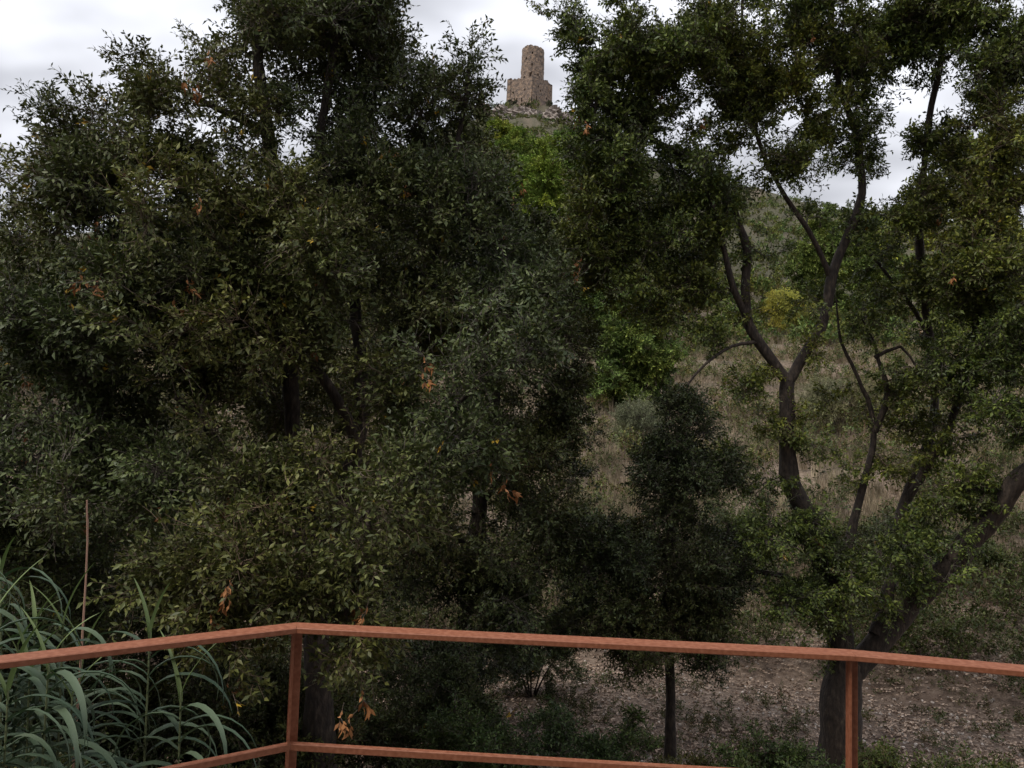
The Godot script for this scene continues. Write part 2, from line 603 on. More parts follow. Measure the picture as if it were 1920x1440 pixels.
func make_ground() -> void:
	var b := buf()
	var rings := PackedFloat32Array([0.0])
	var r := 1.5
	while r < 900.0:
		rings.append(r)
		r *= 1.028 if r > 10.0 and r < 80.0 else 1.05
	var n := 300
	for i in rings.size():
		for k in n:
			# finer in front of the camera than behind it
			var f := float(k) / n * 2.0 - 1.0
			var az := signf(f) * (absf(f) * 0.45 + 0.55 * pow(absf(f), 3.0)) * PI
			var x := sin(az) * rings[i]
			var z := -cos(az) * rings[i]
			var p := on_ground(x, z)
			b.v.append(p)
			var e := maxf(0.15, rings[i] * 0.012)
			b.n.append(Vector3(height(x - e, z) - height(x + e, z), 2.0 * e, height(x, z - e) - height(x, z + e)).normalized())
			var g := noise.get_noise_2d(x * 0.35 + 40.0, z * 0.35) * 0.9 + noise.get_noise_2d(x * 1.7, z * 1.7) * 0.5
			var dry := Color(0.34, 0.265, 0.205)
			var litter := Color(0.19, 0.14, 0.105)
			var grass := Color(0.20, 0.18, 0.11).lerp(Color(0.115, 0.115, 0.06), smoothstep(60.0, 110.0, rings[i]))
			var c := dry.lerp(grass, clampf(g * 1.4 + 0.35 + smoothstep(60.0, 110.0, rings[i]), 0.0, 1.0)) if rings[i] > 19.0 else litter.lerp(dry, clampf(g * 1.2 + 0.25 + 0.04 * x, 0.0, 1.0))
			b.c.append(c)
	for i in rings.size() - 1:
		for k in n:
			var p := i * n + k
			var q := i * n + (k + 1) % n
			for j in [p, p + n, q, q, p + n, q + n]:
				b.i.append(j)
	var o := top("ground", commit(b), M.soil)
	o.set_meta("kind", "structure")

# ---------------------------------------------------------------- railing and terrace
func make_railing() -> void:
	var h := 1.0
	var line: Array = [on_height(0, 1235, h), on_height(556, 1172, h), on_height(1598, 1223, h), on_height(1920, 1252, h)]
	line[0] = line[1] + (line[0] - line[1]) * 2.2
	line[3] = line[2] + (line[3] - line[2]) * 3.0
	var root := thing("railing", "rust brown steel railing with posts and two rails along the terrace", "railing", Vector3(line[1].x, 0, line[1].z))
	var base := root.position
	# the rails are mitred at the corners: offset the plan line to both sides
	var rail := func(called: String, y0: float, y1: float, w: float, push: float) -> void:
		var left := []
		var right := []
		for i in 4:
			var a: Vector3 = (line[i] - line[maxi(i - 1, 0)]).normalized()
			var c: Vector3 = (line[mini(i + 1, 3)] - line[i]).normalized()
			if i == 0:
				a = c
			if i == 3:
				c = a
			var m := (a + c).normalized()
			var s := m.cross(Vector3.UP).normalized()   # towards the camera side or away
			var k := 1.0 / maxf(0.5, m.dot(a))
			var p := Vector3(line[i].x, 0, line[i].z) - base
			left.append(p - s * (w * 0.5 + push) * k)
			right.append(p + s * (w * 0.5 - push) * k)
		for i in 3:
			var b := buf()
			var e := 0.003
			var g: Vector3 = (line[i + 1] - line[i]).normalized() * 0.0002
			var l0: Vector3 = left[i] + g
			var l1: Vector3 = left[i + 1] - g
			var r0: Vector3 = right[i] + g
			var r1: Vector3 = right[i + 1] - g
			var ins: Vector3 = (r0 - l0).normalized() * e
			var ring0 := [l0 + Vector3(0, y0 + e, 0), l0 + ins + Vector3(0, y0, 0), r0 - ins + Vector3(0, y0, 0), r0 + Vector3(0, y0 + e, 0), r0 + Vector3(0, y1 - e, 0), r0 - ins + Vector3(0, y1, 0), l0 + ins + Vector3(0, y1, 0), l0 + Vector3(0, y1 - e, 0)]
			var ring1 := [l1 + Vector3(0, y0 + e, 0), l1 + ins + Vector3(0, y0, 0), r1 - ins + Vector3(0, y0, 0), r1 + Vector3(0, y0 + e, 0), r1 + Vector3(0, y1 - e, 0), r1 - ins + Vector3(0, y1, 0), l1 + ins + Vector3(0, y1, 0), l1 + Vector3(0, y1 - e, 0)]
			for k in 8:
				quad(b, ring0[(k + 1) % 8], ring0[k], ring1[k], ring1[(k + 1) % 8])
			for k in [1, 3, 5]:
				quad(b, ring0[0], ring0[k], ring0[k + 1], ring0[k + 2] if k < 5 else ring0[7])
				quad(b, ring1[0], ring1[k + 2] if k < 5 else ring1[7], ring1[k + 1], ring1[k])
			part(called, commit(b), root, M.rust)
	rail.call("top_rail", h - 0.022, h, 0.095, 0.0)
	rail.call("middle_rail", h - 0.475, h - 0.448, 0.028, 0.0)
	# posts: a T-section, its web towards the terrace
	for i in 4:
		var b := buf()
		var p := Vector3(line[i].x, 0, line[i].z) - base
		var dir: Vector3 = line[mini(i + 1, 3)] - line[maxi(i - 1, 0)]
		dir.y = 0
		dir = dir.normalized()
		var z := dir.cross(Vector3.UP).normalized()
		if z.z < 0:
			z = -z
		var t := Transform3D(Basis(Vector3.UP.cross(z), Vector3.UP, z), p)
		var tall := h - 0.023 + 0.25
		box(b, t * Transform3D(Basis(), Vector3(0.004, tall * 0.5 - 0.25, -0.022)), Vector3(0.042, tall, 0.007), 0.0012)
		box(b, t * Transform3D(Basis(), Vector3(-0.009, tall * 0.5 - 0.25, 0.0)), Vector3(0.009, tall, 0.036), 0.0012)
		part("post", commit(b), root, M.rust)
	# the terrace that carries it
	var outline := []
	for p in line:
		outline.append(Vector3(p.x, 0, p.z) + Vector3(0, 0, -0.07))
	outline.append(Vector3(line[3].x + 0.5, 0, 4.0))
	outline.append(Vector3(line[0].x - 0.5, 0, 4.0))
	var tb := buf()
	var flat := PackedVector2Array()
	for p in outline:
		flat.append(Vector2(p.x, p.z))
	var tri := Geometry2D.triangulate_polygon(flat)
	for k in tri.size() / 3:
		var a: Vector3 = outline[tri[k * 3]]
		var c: Vector3 = outline[tri[k * 3 + 1]]
		var d: Vector3 = outline[tri[k * 3 + 2]]
		if (c - a).cross(d - a).y < 0:
			var q := c
			c = d
			d = q
		quad(tb, a, c, d, d)
	for k in outline.size():
		var a: Vector3 = outline[k]
		var c: Vector3 = outline[(k + 1) % outline.size()]
		var dn := Vector3(0, GROUND - 0.4, 0)
		quad(tb, a + dn, a, c, c + dn)
	var o := top("terrace", commit(tb), M.concrete)
	o.set_meta("kind", "structure")

# ---------------------------------------------------------------- the house behind the terrace
func make_house() -> void:
	var z := 1.4
	var root := thing("house", "plastered house wall behind the terrace, at the back of the viewer", "house", Vector3(0, 0, z))
	var b := buf()
	# one wall with a door opening and two windows, of real thickness
	var rows := [[-9.0, -4.2, -3.3, 7.2], [-3.0, -1.2, -3.3, 7.2], [-0.2, 2.4, -3.3, 7.2], [3.6, 9.0, -3.3, 7.2], [-4.2, -3.0, -3.3, 0.9], [-4.2, -3.0, 2.2, 7.2], [2.4, 3.6, -3.3, 0.9], [2.4, 3.6, 2.2, 7.2], [-1.2, -0.2, 2.15, 7.2], [-1.2, -0.2, -3.3, 0.0]]
	for r in rows:
		box(b, Transform3D(Basis(), Vector3((r[0] + r[1]) * 0.5, (r[2] + r[3]) * 0.5, 0.2)), Vector3(r[1] - r[0], r[3] - r[2], 0.4))
	part("wall", commit(b), root, M.plaster)
	b = buf()
	box(b, Transform3D(Basis(), Vector3(-0.7, 1.075, 0.25)), Vector3(0.99, 2.14, 0.06), 0.004)
	part("door", commit(b), root, M.wood)
	for x in [-3.6, 3.0]:
		b = buf()
		box(b, Transform3D(Basis(), Vector3(x, 1.55, 0.25)), Vector3(1.19, 1.29, 0.05), 0.004)
		part("shutter", commit(b), root, M.wood)
	b = buf()
	box(b, Transform3D(Basis(Vector3.RIGHT, -0.35), Vector3(0, 7.55, 1.9)), Vector3(18.8, 0.2, 5.0))
	part("roof", commit(b), root, M.wood)

# ---------------------------------------------------------------- castle
func panel(b: Dictionary, f: Callable, nu: int, nv: int, holes: Array, deep: float) -> void:
	# f(u, v, inwards) gives a point; holes: [u, v] cells that are recessed openings
	for i in nu:
		for j in nv:
			var u0 := float(i) / nu
			var u1 := float(i + 1) / nu
			var v0 := float(j) / nv
			var v1 := float(j + 1) / nv
			var a: Vector3 = f.call(u0, v0, 0.0)
			var c: Vector3 = f.call(u1, v0, 0.0)
			var d: Vector3 = f.call(u1, v1, 0.0)
			var e: Vector3 = f.call(u0, v1, 0.0)
			if holes.has(Vector2i(i, j)):
				var a1: Vector3 = f.call(u0, v0, deep)
				var c1: Vector3 = f.call(u1, v0, deep)
				var d1: Vector3 = f.call(u1, v1, deep)
				var e1: Vector3 = f.call(u0, v1, deep)
				quad(b, a1, c1, d1, e1)
				quad(b, a, c, c1, a1)
				quad(b, c, d, d1, c1)
				quad(b, d, e, e1, d1)
				quad(b, e, a, a1, e1)
			else:
				quad(b, a, c, d, e)

func make_castle() -> void:
	var D := 220.0
	var m := D / FOCAL            # metres for a pixel
	var foot := at(996, 197, D)
	foot.y = height(foot.x, foot.z)
	var lift := at(996, 197, D).y - foot.y
	var right := cam_basis.x
	right.y = 0
	right = right.normalized()
	var back := Vector3.UP.cross(right).normalized() * -1.0   # away from the camera
	if back.z > 0:
		back = -back
	var root := thing("castle", "ruined stone castle with a round tower on the hilltop", "castle", foot)
	# heights are above the foot; the wall goes on down into the crag
	var low := lift - 5.0
	var rough := func(p: Vector3, k: float) -> float:
		return noise.get_noise_3d(p.x * 3.0 * k, p.y * 3.0 * k, p.z * 3.0 * k)
	# the round tower
	var rt := 21.6 * m
	var ct := right * 1.0 * m + back * (rt + 1.6)
	var t0 := lift + 40.0 * m
	var t1 := lift + 123.0 * m
	var b := buf()
	var tower := func(u: float, v: float, inwards: float) -> Vector3:
		var a := u * TAU
		var ragged := 0.0
		if v > 0.99:
			ragged = 0.45 * noise.get_noise_2d(u * 260.0, 3.0) - 0.5 * smoothstep(0.2, 0.9, absf(sin(a * 0.5 + 2.0)))
		var rr := lerpf(rt * 1.05, rt * 0.98, v) + 0.22 * noise.get_noise_3d(cos(a) * 60.0, v * 200.0, sin(a) * 60.0) - inwards
		return ct + right * cos(a) * rr + back * -sin(a) * rr + Vector3(0, lerpf(t0, t1, v) + ragged, 0)
	var th := [Vector2i(11, 14), Vector2i(11, 9), Vector2i(15, 12), Vector2i(7, 5), Vector2i(16, 4), Vector2i(3, 11)]
	panel(b, func(u, v, d): return tower.call(u, v, d), 44, 18, th, 0.7)
	# the inside and the wall's crown
	for i in 44:
		var u0 := i / 44.0
		var u1 := (i + 1) / 44.0
		quad(b, tower.call(u0, 1.0, 0.0), tower.call(u1, 1.0, 0.0), tower.call(u1, 1.0, 1.3), tower.call(u0, 1.0, 1.3))
		quad(b, tower.call(u0, 1.0, 1.3), tower.call(u1, 1.0, 1.3), tower.call(u1, 0.6, 1.3), tower.call(u0, 0.6, 1.3))
	part("round_tower", commit(b), root, M.stone)
	# the keep: four walls, one corner towards the valley
	var pl := right * -47.0 * m + back * 5.2
	var pc := right * 0.5 * m
	var pr := right * 40.0 * m + back * 4.6
	var pb := right * -6.0 * m + back * 11.0
	var wall := func(p0: Vector3, p1: Vector3, tops: Array, holes: Array, flare: float) -> ArrayMesh:
		var w := buf()
		var out := (p1 - p0).cross(Vector3.UP).normalized()
		var f := func(u: float, v: float, inwards: float) -> Vector3:
			var hh: float = lift + table(tops, u) * m + 0.5 * noise.get_noise_2d(u * 150.0 + p0.x, 8.0)
			var q := p0.lerp(p1, u)
			var y := lerpf(low, hh, v)
			var ext := flare * pow(1.0 - v, 2.0) + 0.16 * noise.get_noise_3d(q.x * 9.0, y * 9.0, q.z * 9.0) * (1.0 if u > 0.01 and u < 0.99 else 0.0)
			return q + out * (ext - inwards) + Vector3(0, y, 0)
		panel(w, f, 20, 22, holes, 0.8)
		panel(w, func(u, v, d): return f.call(1.0 - u, v, 1.4), 20, 22, [], 0.0)
		for i in 20:
			quad(w, f.call(i / 20.0, 1.0, 0.0), f.call((i + 1) / 20.0, 1.0, 0.0), f.call((i + 1) / 20.0, 1.0, 1.4), f.call(i / 20.0, 1.0, 1.4))
		return commit(w)
	var t_left := [[0.0, 64.0], [0.45, 59.0], [0.55, 55.0], [0.8, 56.0], [0.93, 55.0], [0.97, 62.0], [1.0, 65.0]]
	var t_right := [[0.0, 65.0], [0.1, 62.0], [0.3, 57.0], [0.5, 55.0], [0.76, 60.0], [0.8, 56.0], [1.0, 53.0]]
	var h_left := [Vector2i(8, 11), Vector2i(8, 12), Vector2i(12, 11), Vector2i(12, 12), Vector2i(14, 16), Vector2i(5, 15)]
	var h_right := [Vector2i(4, 11), Vector2i(4, 12), Vector2i(14, 13), Vector2i(8, 16), Vector2i(6, 18)]
	part("keep_wall", wall.call(pl, pc, t_left, h_left, 0.9), root, M.stone)
	part("keep_wall", wall.call(pc, pr, t_right, h_right, 0.3), root, M.stone)
	part("keep_wall", wall.call(pr, pb, [[0.0, 53.0], [1.0, 60.0]], [], 0.3), root, M.stone)
	part("keep_wall", wall.call(pb, pl, [[0.0, 60.0], [1.0, 64.0]], [], 0.3), root, M.stone)
	# a stump of curtain wall to the left
	var wf := at(910, 196, D + 4.0)
	var wl := wf.y
	wf.y = height(wf.x, wf.z)
	var stump := thing("ruined_wall", "broken stump of stone wall left of the round tower", "ruin", wf)
	low = -1.0
	lift = wl - wf.y
	part("wall", wall.call(right * -16.0 * m, right * 14.0 * m + back * 1.0, [[0.0, 18.0], [0.3, 25.0], [0.55, 21.0], [0.75, 22.0], [0.85, 14.0], [1.0, 4.0]], [], 0.2), stump, M.stone)

func rock_mesh(seed_: float, r: Vector3, rough: float, rings := 9, sides := 12) -> ArrayMesh:
	var b := buf()
	for i in rings + 1:
		for s in sides:
			var th := PI * i / rings
			var a := TAU * s / sides
			var d := Vector3(sin(th) * cos(a), cos(th), sin(th) * sin(a))
			var k := 1.0 + rough * (noise.get_noise_3d(d.x * 40.0 + seed_, d.y * 40.0, d.z * 40.0) * 1.4 + 0.5 * noise.get_noise_3d(d.x * 110.0, d.y * 110.0 + seed_, d.z * 110.0))
			# chip it into facets
			var q := d * k
			q = Vector3(snappedf(q.x, 0.0), minf(q.y, 0.8), q.z)
			b.v.append(q * r)
			b.n.append(d)
			b.c.append(Color.WHITE)
	for i in rings:
		for s in sides:
			var p := i * sides + s
			var q := i * sides + (s + 1) % sides
			for j in [p, p + sides, q, q, p + sides, q + sides]:
				b.i.append(j)
	var st := SurfaceTool.new()
	st.begin(Mesh.PRIMITIVE_TRIANGLES)
	st.set_smooth_group(-1)
	for j in b.i:
		st.add_vertex(b.v[j])
	st.generate_normals()
	return st.commit()

func rock(called: String, label: String, where: Vector3, r: Vector3, mat: Material, group := "", fine := false) -> void:
	var mesh := rock_mesh(where.x * 3.7 + where.z, r, 0.45, 16 if fine else 9, 22 if fine else 12)
	var o := top(called, mesh, mat)
	o.position = where
	o.rotation.y = where.x
	tag(o, label, "rock", group)

# ---------------------------------------------------------------- giant reeds
func blade(length: float, width: float, lift: float, droop: float, seed_: float, fresh := false) -> ArrayMesh:
	# a long leaf that leaves the stem at the origin along +x, rises and arches over
	var b := buf()
	var n := 9
	var p := Vector3.ZERO
	var ang := lift
	for i in n + 1:
		var f := float(i) / n
		var dir := Vector3(cos(ang), sin(ang), 0)
		var nrm := Vector3(-sin(ang), cos(ang), 0)
		var w := width * 0.5 * minf(1.0, 0.55 + f * 3.0) * pow(1.0 - f, 0.6) + 0.0006
		var tw := seed_ * f * 0.7
		var side := (Vector3(0, 0, 1) * cos(tw) + nrm * sin(tw))
		var up := dir.cross(side) * -1.0
		var c := Color(0.055, 0.085, 0.055).lerp(Color(0.10, 0.135, 0.085), 0.5 + 0.5 * sin(seed_ * 7.0 + f * 2.0))
		if fresh:
			c = Color(0.17, 0.22, 0.09)
		for q in [p + side * w + nrm * w * 0.35, p - nrm * w * 0.1, p - side * w + nrm * w * 0.35]:
			b.v.append(q)
			b.c.append(c)
		b.n.append_array([(nrm - side * 0.35).normalized(), nrm, (nrm + side * 0.35).normalized()])
		ang -= droop / n * (1.1 - 0.2 * f)
		p += Vector3(cos(ang), sin(ang), 0) * length / n
	for i in n:
		for s in 2:
			var k := i * 3 + s
			for j in [k, k + 1, k + 3, k + 1, k + 4, k + 3]:
				b.i.append(j)
	return commit(b, M.reed)

func make_reeds() -> void:
	var blades := []
	for k in 8:
		blades.append(blade(rng.randf_range(0.46, 0.66), rng.randf_range(0.034, 0.048), rng.randf_range(0.8, 1.2), rng.randf_range(2.2, 2.8), rng.randf_range(-1, 1)))
	var young := []
	for k in 3:
		young.append(blade(rng.randf_range(0.3, 0.42), 0.03, rng.randf_range(1.3, 1.5), rng.randf_range(0.1, 0.9), rng.randf_range(-1, 1), true))
	var cane := StandardMaterial3D.new()
	cane.albedo_color = lin(0.13, 0.15, 0.07)
	cane.roughness = 0.6
	# [x, y of the tip, depth, plane of the leaves, label]
	var stems := [
		[-70, 985, 4.5, 0.2, "giant reed at the left edge, cut by the frame"],
		[6, 1015, 4.9, -0.3, "tallest giant reed, its arching blades reaching above all others"],
		[-20, 1120, 4.25, 0.4, "giant reed low at the left edge in front of the tallest one"],
		[38, 1150, 4.4, 0.1, "giant reed second from the left edge, below the tallest one"],
		[70, 1112, 4.7, -0.5, "giant reed with an upright pale shoot, left of the dry stalk"],
		[123, 1108, 4.45, 0.25, "giant reed with broad hanging blades nearest the dry stalk"],
		[96, 1180, 4.15, -0.2, "short giant reed in front between the two upright shoots"],
		[160, 1175, 4.75, 0.5, "giant reed just right of the dry stalk, mostly behind the rail"],
		[20, 1230, 4.05, -0.1, "giant reed whose tip reaches only the top rail"],
		[-35, 1180, 4.6, 0.3, "giant reed at the left edge just above the top rail"],
		[60, 1200, 4.3, 0.0, "giant reed in the thick of the clump, its tip level with the rail"],
		[140, 1240, 4.25, 0.3, "giant reed below the dry stalk with its tip under the rail"],
		[285, 1128, 4.4, 0.1, "giant reed standing apart, its shoot rising above the rail"],
		[343, 1240, 4.35, -0.1, "rightmost giant reed, its blades arching below the top rail"],
	]
	for s in stems:
		var tip := at(s[0], s[1], s[2])
		var foot := on_ground(tip.x + rng.randf_range(-0.15, 0.15) + 0.02, tip.z + rng.randf_range(-0.1, 0.1))
		var root := thing("giant_reed", s[4], "reed", foot, "giant reeds behind the railing")
		var mid := foot.lerp(tip, 0.55) + Vector3(rng.randf_range(-0.04, 0.04), 0, rng.randf_range(-0.04, 0.04))
		var line := smooth_line([foot - Vector3(0, 0.1, 0), mid, tip - Vector3(0, 0.16, 0)], 0.12)
		var local := PackedVector3Array()
		var radii := PackedFloat32Array()
		for i in line.size():
			local.append(line[i] - foot)
			radii.append(lerpf(0.011, 0.004, float(i) / line.size()) * (1.15 if i % 2 == 0 else 1.0))
		var b := buf()
		tube(b, local, radii, 8)
		part("stem", commit(b), root, cane)
		var flip := 0
		var l := 0.0
		var i := local.size() - 1
		var total := local[i].y
		var y := total - 0.03
		var plane: float = s[3]
		while y > total - 2.1 and y > 0.3:
			var f := clampf((y + 0.1) / (total + 0.1), 0.0, 1.0) * (local.size() - 1)
			var q := local[int(f)].lerp(local[mini(int(f) + 1, local.size() - 1)], f - int(f))
			var blade_mesh: Mesh = young[rng.randi() % 3] if total - y < 0.11 else blades[rng.randi() % 8]
			var o := part("blade", blade_mesh, root)
			var a := plane + PI * (flip % 2) + rng.randf_range(-0.55, 0.55)
			o.transform = Transform3D(Basis(Vector3.UP, a).scaled(Vector3.ONE * rng.randf_range(0.8, 1.15)), q)
			flip += 1
			y -= rng.randf_range(0.04, 0.075)
	# the dry stalk
	var tip := at(163, 938, 4.6)
	var low := at(154, 1200, 4.6)
	var foot := on_ground(low.x - 0.03, low.z)
	var b := buf()
	var line := smooth_line([foot - Vector3(0, 0.1, 0), low, tip], 0.15)
	var local := PackedVector3Array()
	var radii := PackedFloat32Array()
	for i in line.size():
		local.append(line[i] - foot)
		radii.append(lerpf(0.009, 0.0045, float(i) / line.size()) * (1.2 if i % 3 == 0 else 1.0))
	tube(b, local, radii, 8)
	var dry := StandardMaterial3D.new()
	dry.albedo_color = lin(0.42, 0.25, 0.18)
	dry.roughness = 0.7
	var stalk := thing("dry_stalk", "thin dry bare reed stalk standing upright among the green reeds", "reed", foot)
	part("cane", commit(b), stalk, dry)

# ---------------------------------------------------------------- ground cover
func make_cover() -> void:
	# dry leaves and chips on the open ground
	var b := buf()
	for k in 5:
		var a := rng.randf() * TAU
		var c := Color(0.30, 0.21, 0.15).lerp(Color(0.56, 0.45, 0.36), pow(rng.randf(), 1.5))
		leaf(b, Vector3(rng.randf_range(-0.09, 0.09), rng.randf_range(0.004, 0.03), rng.randf_range(-0.09, 0.09)), Vector3(cos(a), rng.randf_range(-0.1, 0.35), sin(a)).normalized(), (Vector3.UP + unit() * 0.6).normalized(), rng.randf_range(0.05, 0.085), rng.randf_range(0.022, 0.035), c, 0.5, -0.1)
	var clump := commit(b, M.litter)
	var rows := []
	for k in 21000:
		var d := rng.randf_range(7.5, 22.0)
		var x := rng.randf_range(-1.1, 0.9) * d
		var p := on_ground(x, -d)
		var v := rng.randf_range(0.6, 1.25)
		rows.append([Transform3D(Basis(Vector3.UP, rng.randf() * TAU).scaled(Vector3.ONE * rng.randf_range(0.7, 1.4)), p), Color(v, v, v)])
	var o := scatter("fallen_leaves", clump, rows, self)
	tag(o, "dry fallen leaves littering the open ground under the trees", "leaves")
	# chips of pale stone
	var chips := []
	for k in 3500:
		var d := rng.randf_range(10.0, 21.0)
		var p := on_ground(rng.randf_range(-0.3, 0.75) * d, -d)
		var v := rng.randf_range(0.5, 1.3)
		chips.append([Transform3D(Basis.from_euler(Vector3(rng.randf() * 6.0, rng.randf() * 6.0, rng.randf() * 6.0)).scaled(Vector3.ONE * rng.randf_range(0.012, 0.035)), p + Vector3(0, 0.008, 0)), Color(v, v, v)])
	var cm := StandardMaterial3D.new()
	cm.albedo_color = lin(0.44, 0.38, 0.33)
	cm.vertex_color_use_as_albedo = true
	cm.roughness = 0.95
	var chip := rock_mesh(5.0, Vector3(1.3, 0.7, 1.0), 0.5, 4, 6)
	chip.surface_set_material(0, cm)
	o = scatter("gravel", chip, chips, self)
	tag(o, "small pale stones scattered over the open ground", "gravel")
	# dry grass tufts on the bank and the terraces
	b = buf()
	for k in 26:
		var a := rng.randf() * TAU
		var d := Vector3(cos(a) * rng.randf_range(0.1, 0.55), 1.0, sin(a) * rng.randf_range(0.1, 0.55)).normalized()
		var c := Color(0.30, 0.245, 0.165).lerp(Color(0.46, 0.37, 0.26), rng.randf())
		leaf(b, Vector3(rng.randf_range(-0.08, 0.08), 0, rng.randf_range(-0.08, 0.08)), d, Vector3(cos(a), 0.3, sin(a)), rng.randf_range(0.25, 0.6), 0.012, c, 0.1, 0.25)
	var tuft := commit(b, M.litter)
	rows = []
	for k in 22000:
		var d := 18.5 * pow(4.5, rng.randf())
		var x := rng.randf_range(-1.2, 1.2) * d
		if noise.get_noise_2d(x * 0.8, d * 0.8) < -0.05 - 0.3 * rng.randf():
			continue
		var v := rng.randf_range(0.6, 1.15)
		rows.append([Transform3D(Basis(Vector3.UP, rng.randf() * TAU).scaled(Vector3(1.3, rng.randf_range(0.7, 1.5), 1.3) * (0.8 + d * 0.008)), on_ground(x, -d)), Color(v, v * rng.randf_range(0.95, 1.08), v)])
	o = scatter("dry_grass", tuft, rows, self)
	tag(o, "straw coloured dry grass on the bank and terraces behind the trees", "grass")
	rows = []
	for k in 4000:
		var d := 14.5 + 20.0 * pow(rng.randf(), 1.3)
		var x := rng.randf_range(-1.1, 1.0) * d
		if x * x + d * d < 315.0:
			continue
		if noise.get_noise_2d(x * 1.1 + 20.0, d * 1.1) < -0.1 + 0.02 * (d - 18.0):
			continue
		var p := on_ground(x, -d)
		var s := rng.randf_range(0.5, 1.1)
		for j in 10:
			var v := rng.randf_range(0.6, 1.2)
			var off := Vector3(rng.randf_range(-0.4, 0.4), rng.randf_range(0.0, 0.7), rng.randf_range(-0.4, 0.4)) * s
			rows.append([aim(unit() * 0.8 + Vector3(0, 0.7, 0) + off, Vector3.UP, rng.randf() * 6.0, s * rng.randf_range(1.3, 2.0), p + off), Color(v * 1.15, v, v * 0.9)])
	o = scatter("bank_undergrowth", S.shrub[1], rows, self)
	tag(o, "low leafy undergrowth on the bank behind the oaks", "undergrowth")
	rows = []
	for k in 11000:
		var d := rng.randf_range(7.0, 16.5)
		var x := rng.randf_range(-0.7, 0.72) * d
		if noise.get_noise_2d(x * 2.2 + 50.0, d * 2.2) < -0.06 + (0.25 if x > 4.0 else 0.04) * smoothstep(10.6, 11.6, d):
			continue
		var v := rng.randf_range(0.5, 1.15)
		rows.append([aim(unit() * 0.9 + Vector3(0, 0.6, 0), Vector3.UP, rng.randf() * 6.0, rng.randf_range(0.5, 1.1), on_ground(x, -d)), Color(v * rng.randf_range(0.95, 1.5), v, v * 0.85)])
	o = scatter("ground_cover", S.shrub[0], rows, self)
	tag(o, "low dark green ground cover at the foot of the trees", "ground cover")
	# low scrub that covers the far hillside
	rows = []
	var rows2 := []
	var rows3 := []
	for k in 15500:
		var d := 24.0 * pow(9.0, sqrt(rng.randf()))
		var x := rng.randf_range(-1.2, 1.2) * d
		if noise.get_noise_2d(x * 0.5 + 90.0, d * 0.5) < (-0.3 if d > 60.0 else -0.16):
			continue
		var p := on_ground(x, -d)
		var s := rng.randf_range(0.7, 1.6)
		for j in 9:
			var v := rng.randf_range(0.7, 1.3)
			var w := rng.randf()
			var off := Vector3(rng.randf_range(-0.5, 0.5), rng.randf_range(0.0, 0.6), rng.randf_range(-0.5, 0.5)) * s
			if d < 60.0:
				rows3.append([aim(unit() * 0.7 + Vector3(0, 0.8, 0) + off, Vector3.UP, rng.randf() * 6.0, s * rng.randf_range(1.4, 2.2), p + off), Color(v * (1.2 + 0.7 * w), v * 1.25, v * 1.1)])
				continue
			(rows if j % 2 else rows2).append([aim(unit() * 0.7 + Vector3(0, 0.8, 0) + off, Vector3.UP, rng.randf() * 6.0, s * rng.randf_range(0.8, 1.3), p + off), Color(v * (0.8 + 0.5 * w), v, v * (1.0 - 0.3 * w))])
	for k in 700:
		var d := rng.randf_range(140.0, 213.0)
		var p := on_ground(rng.randf_range(-24.0, 40.0), -d)
		var s := rng.randf_range(0.7, 1.5)
		for j in 7:
			var v := rng.randf_range(0.8, 1.5)
			var off := Vector3(rng.randf_range(-0.5, 0.5), rng.randf_range(0.0, 0.5), rng.randf_range(-0.5, 0.5)) * s
			rows.append([aim(unit() * 0.7 + Vector3(0, 0.8, 0) + off, Vector3.UP, rng.randf() * 6.0, s * rng.randf_range(0.8, 1.3), p + off), Color(v * 1.1, v * 1.1, v * 0.8)])
	o = scatter("hillside_scrub", S.scrub[0], rows, self)
	tag(o, "low grey green scrub covering the hillside below the castle", "scrub")
	o = scatter("slope_scrub", S.shrub[1], rows3, self)
	tag(o, "small leaved olive green scrub on the lower slope behind the oaks", "scrub")
	o = scatter("hillside_bushes", S.far[1], rows2.slice(0, rows2.size() / 2), self)
	tag(o, "darker green bushy growth covering the hillside below the castle", "scrub")

